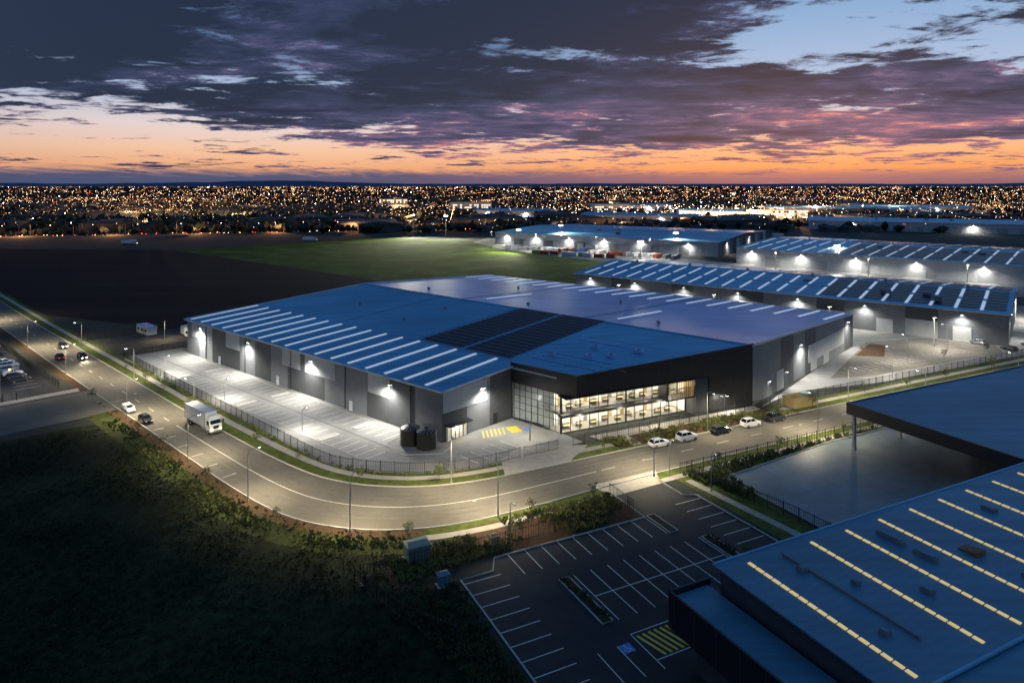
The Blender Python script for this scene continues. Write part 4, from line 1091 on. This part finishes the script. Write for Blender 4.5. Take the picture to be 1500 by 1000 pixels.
tc = nd('ShaderNodeTexCoord'); sx = nd('ShaderNodeSeparateXYZ'); L.new(tc.outputs['Generated'], sx.inputs[0])
X, Y, Z = sx.outputs
hr = ma('SQRT', ma('ADD', ma('MULTIPLY', X, X), ma('MULTIPLY', Y, Y)))
e = ma('DIVIDE', ma('MAXIMUM', Z, 0.0), ma('MAXIMUM', hr, 0.02))
az = ma('ARCTAN2', X, Y)
f = ma('DIVIDE', e, ma('ADD', e, .25))
warm = ramp(f, [(0, (.16, .11, .19)), (.03, (.40, .22, .25)), (.08, (.86, .40, .20)), (.16, (.92, .56, .37)), (.24, (.80, .66, .64)), (.34, (.46, .56, .76)), (.52, (.20, .38, .64)), (.72, (.05, .17, .38)), (1, (.03, .13, .32))])
cool = ramp(f, [(0, (.05, .06, .11)), (.1, (.16, .14, .2)), (.25, (.14, .2, .34)), (.5, (.08, .18, .36)), (1, (.03, .13, .32))])
low_ = mr(e, .06, .12, 1, 0)
warm = mix(ma('MULTIPLY', mr(az, -.3, .35, 0, .9), low_), warm, mix(1.0, warm, (1.06, .84, .60), 'MULTIPLY'))
warm = mix(ma('MULTIPLY', mr(az, .25, -.1, 0, .8), mr(e, .12, .19, 0, 1)), warm, (.055, .115, .26))
sa = math.radians(22)
wd = ma('ADD', ma('MULTIPLY', X, math.sin(sa)), ma('MULTIPLY', Y, math.cos(sa)))
clear = mix(mr(wd, -.2, .75, 0, 1), cool, warm)
px_ = ma('DIVIDE', X, ma('ADD', ma('MAXIMUM', Z, 0), .055)); py_ = ma('DIVIDE', Y, ma('ADD', ma('MAXIMUM', Z, 0), .055))
cx = nd('ShaderNodeCombineXYZ'); L.new(px_, cx.inputs[0]); L.new(py_, cx.inputs[1]); cx.inputs[2].default_value = 3.7
def noi(scale, detail, rough, dist, off=0, vec=None, sx_=1, sy_=1):
    mp = nd('ShaderNodeMapping'); L.new(vec or cx.outputs[0], mp.inputs[0]); mp.inputs['Location'].default_value = (off, off*.7, off); mp.inputs['Scale'].default_value = (sx_, sy_, 1)
    n = nd('ShaderNodeTexNoise'); n.inputs['Scale'].default_value = scale; n.inputs['Detail'].default_value = detail
    n.inputs['Roughness'].default_value = rough; n.inputs['Distortion'].default_value = dist
    L.new(mp.outputs[0], n.inputs['Vector']); return n.outputs['Fac']
n1 = noi(.9, 9, .62, .35, 0); n2 = noi(1.1, 8, .58, .7, 11.3, sx_=.6); n3 = noi(3.4, 10, .66, .5, 5.1, sx_=.85); n4 = noi(.55, 3, .5, .2, 31)
es_ = ma('ADD', e, mr(az, -.5, .0, .010, .052))
b = mr(es_, .065, .135, -.045, .21)
open_ = ma('MULTIPLY', mr(az, .18, .42, 0, 1), mr(e, .12, .22, 0, 1))
dens = ma('ADD', ma('ADD', n1, b), ma('ADD', ma('MULTIPLY', ma('SUBTRACT', n3, .5), .62), ma('MULTIPLY', open_, -.29)))
cm = mr(dens, .50, .61, 0, 1)
wt = ma('ADD', ma('MULTIPLY', ma('SUBTRACT', n2, .42), 1.7), mr(e, .05, .20, .30, -.20))
wt = ma('ADD', wt, ma('MULTIPLY', ma('SUBTRACT', n4, .5), 1.0))
wt = ma('ADD', wt, ma('MULTIPLY', ma('SUBTRACT', n3, .5), -.75))
wt = ma('ADD', wt, mr(dens, .5, .72, .26, .0)); wt = ma('ADD', wt, mr(az, -.65, .15, -.22, .06))
ccol = ramp(wt, [(0, (.013, .024, .058)), (.28, (.034, .048, .115)), (.48, (.085, .08, .175)), (.65, (.20, .12, .22)), (.82, (.52, .18, .22)), (1, (.92, .42, .32))])
ccool = mix(.5, ccol, (.05, .08, .16))
ccol = mix(mr(wd, 0, .7, 0, 1), ccool, ccol)
cm = ma('MULTIPLY', cm, mr(e, .35, .9, 1, .25))
sky = mix(cm, clear, ccol)
hb = ma('ADD', e, ma('MULTIPLY', ma('SUBTRACT', noi(2.2, 6, .6, .2, 21, sx_=1, sy_=.3), .5), .026))
lowb = ma('MULTIPLY', mr(hb, .010, .025, 1, 0), mr(az, -.2, .45, .95, .6))
sky = mix(lowb, sky, mix(mr(az, -.4, .4, 0, 1), (.060, .085, .175), (.21, .12, .18)))
below = mr(Z, -.02, 0, 0, 1)
sky = mix(below, (.01, .012, .02), sky)
ns = nd('ShaderNodeTexSky'); ns.sky_type = 'NISHITA'; ns.sun_disc = False; ns.sun_elevation = math.radians(1.0); ns.sun_rotation = sa
bg1 = nd('ShaderNodeBackground'); L.new(sky, bg1.inputs[0]); bg1.inputs[1].default_value = 1.0
bg2 = nd('ShaderNodeBackground'); L.new(ns.outputs[0], bg2.inputs[0]); bg2.inputs[1].default_value = .008
ad = nd('ShaderNodeAddShader'); out = nd('ShaderNodeOutputWorld')
L.new(bg1.outputs[0], ad.inputs[0]); L.new(bg2.outputs[0], ad.inputs[1]); L.new(ad.outputs[0], out.inputs[0])

sl = D.lights.new('sun', 'SUN'); sl.energy = .03; sl.angle = math.radians(4); sl.color = (1, .6, .4)
so = D.objects.new('sun', sl); SC.collection.objects.link(so)
so.rotation_euler = (-Vector((math.sin(sa), math.cos(sa), math.tan(math.radians(1.5))))).to_track_quat('-Z', 'Y').to_euler()

# ------------------------------------------------------------------ camera
cd = D.cameras.new('camera'); cam = D.objects.new('camera', cd); SC.collection.objects.link(cam)
cam.location = (0, 0, 50); cam.rotation_euler = (math.radians(90), 0, 0)
cd.lens = 24; cd.sensor_width = 36; cd.shift_y = -230/1500; cd.clip_start = 1; cd.clip_end = 60000
SC.camera = cam
SC.view_settings.view_transform = 'Standard'; SC.view_settings.look = 'None'
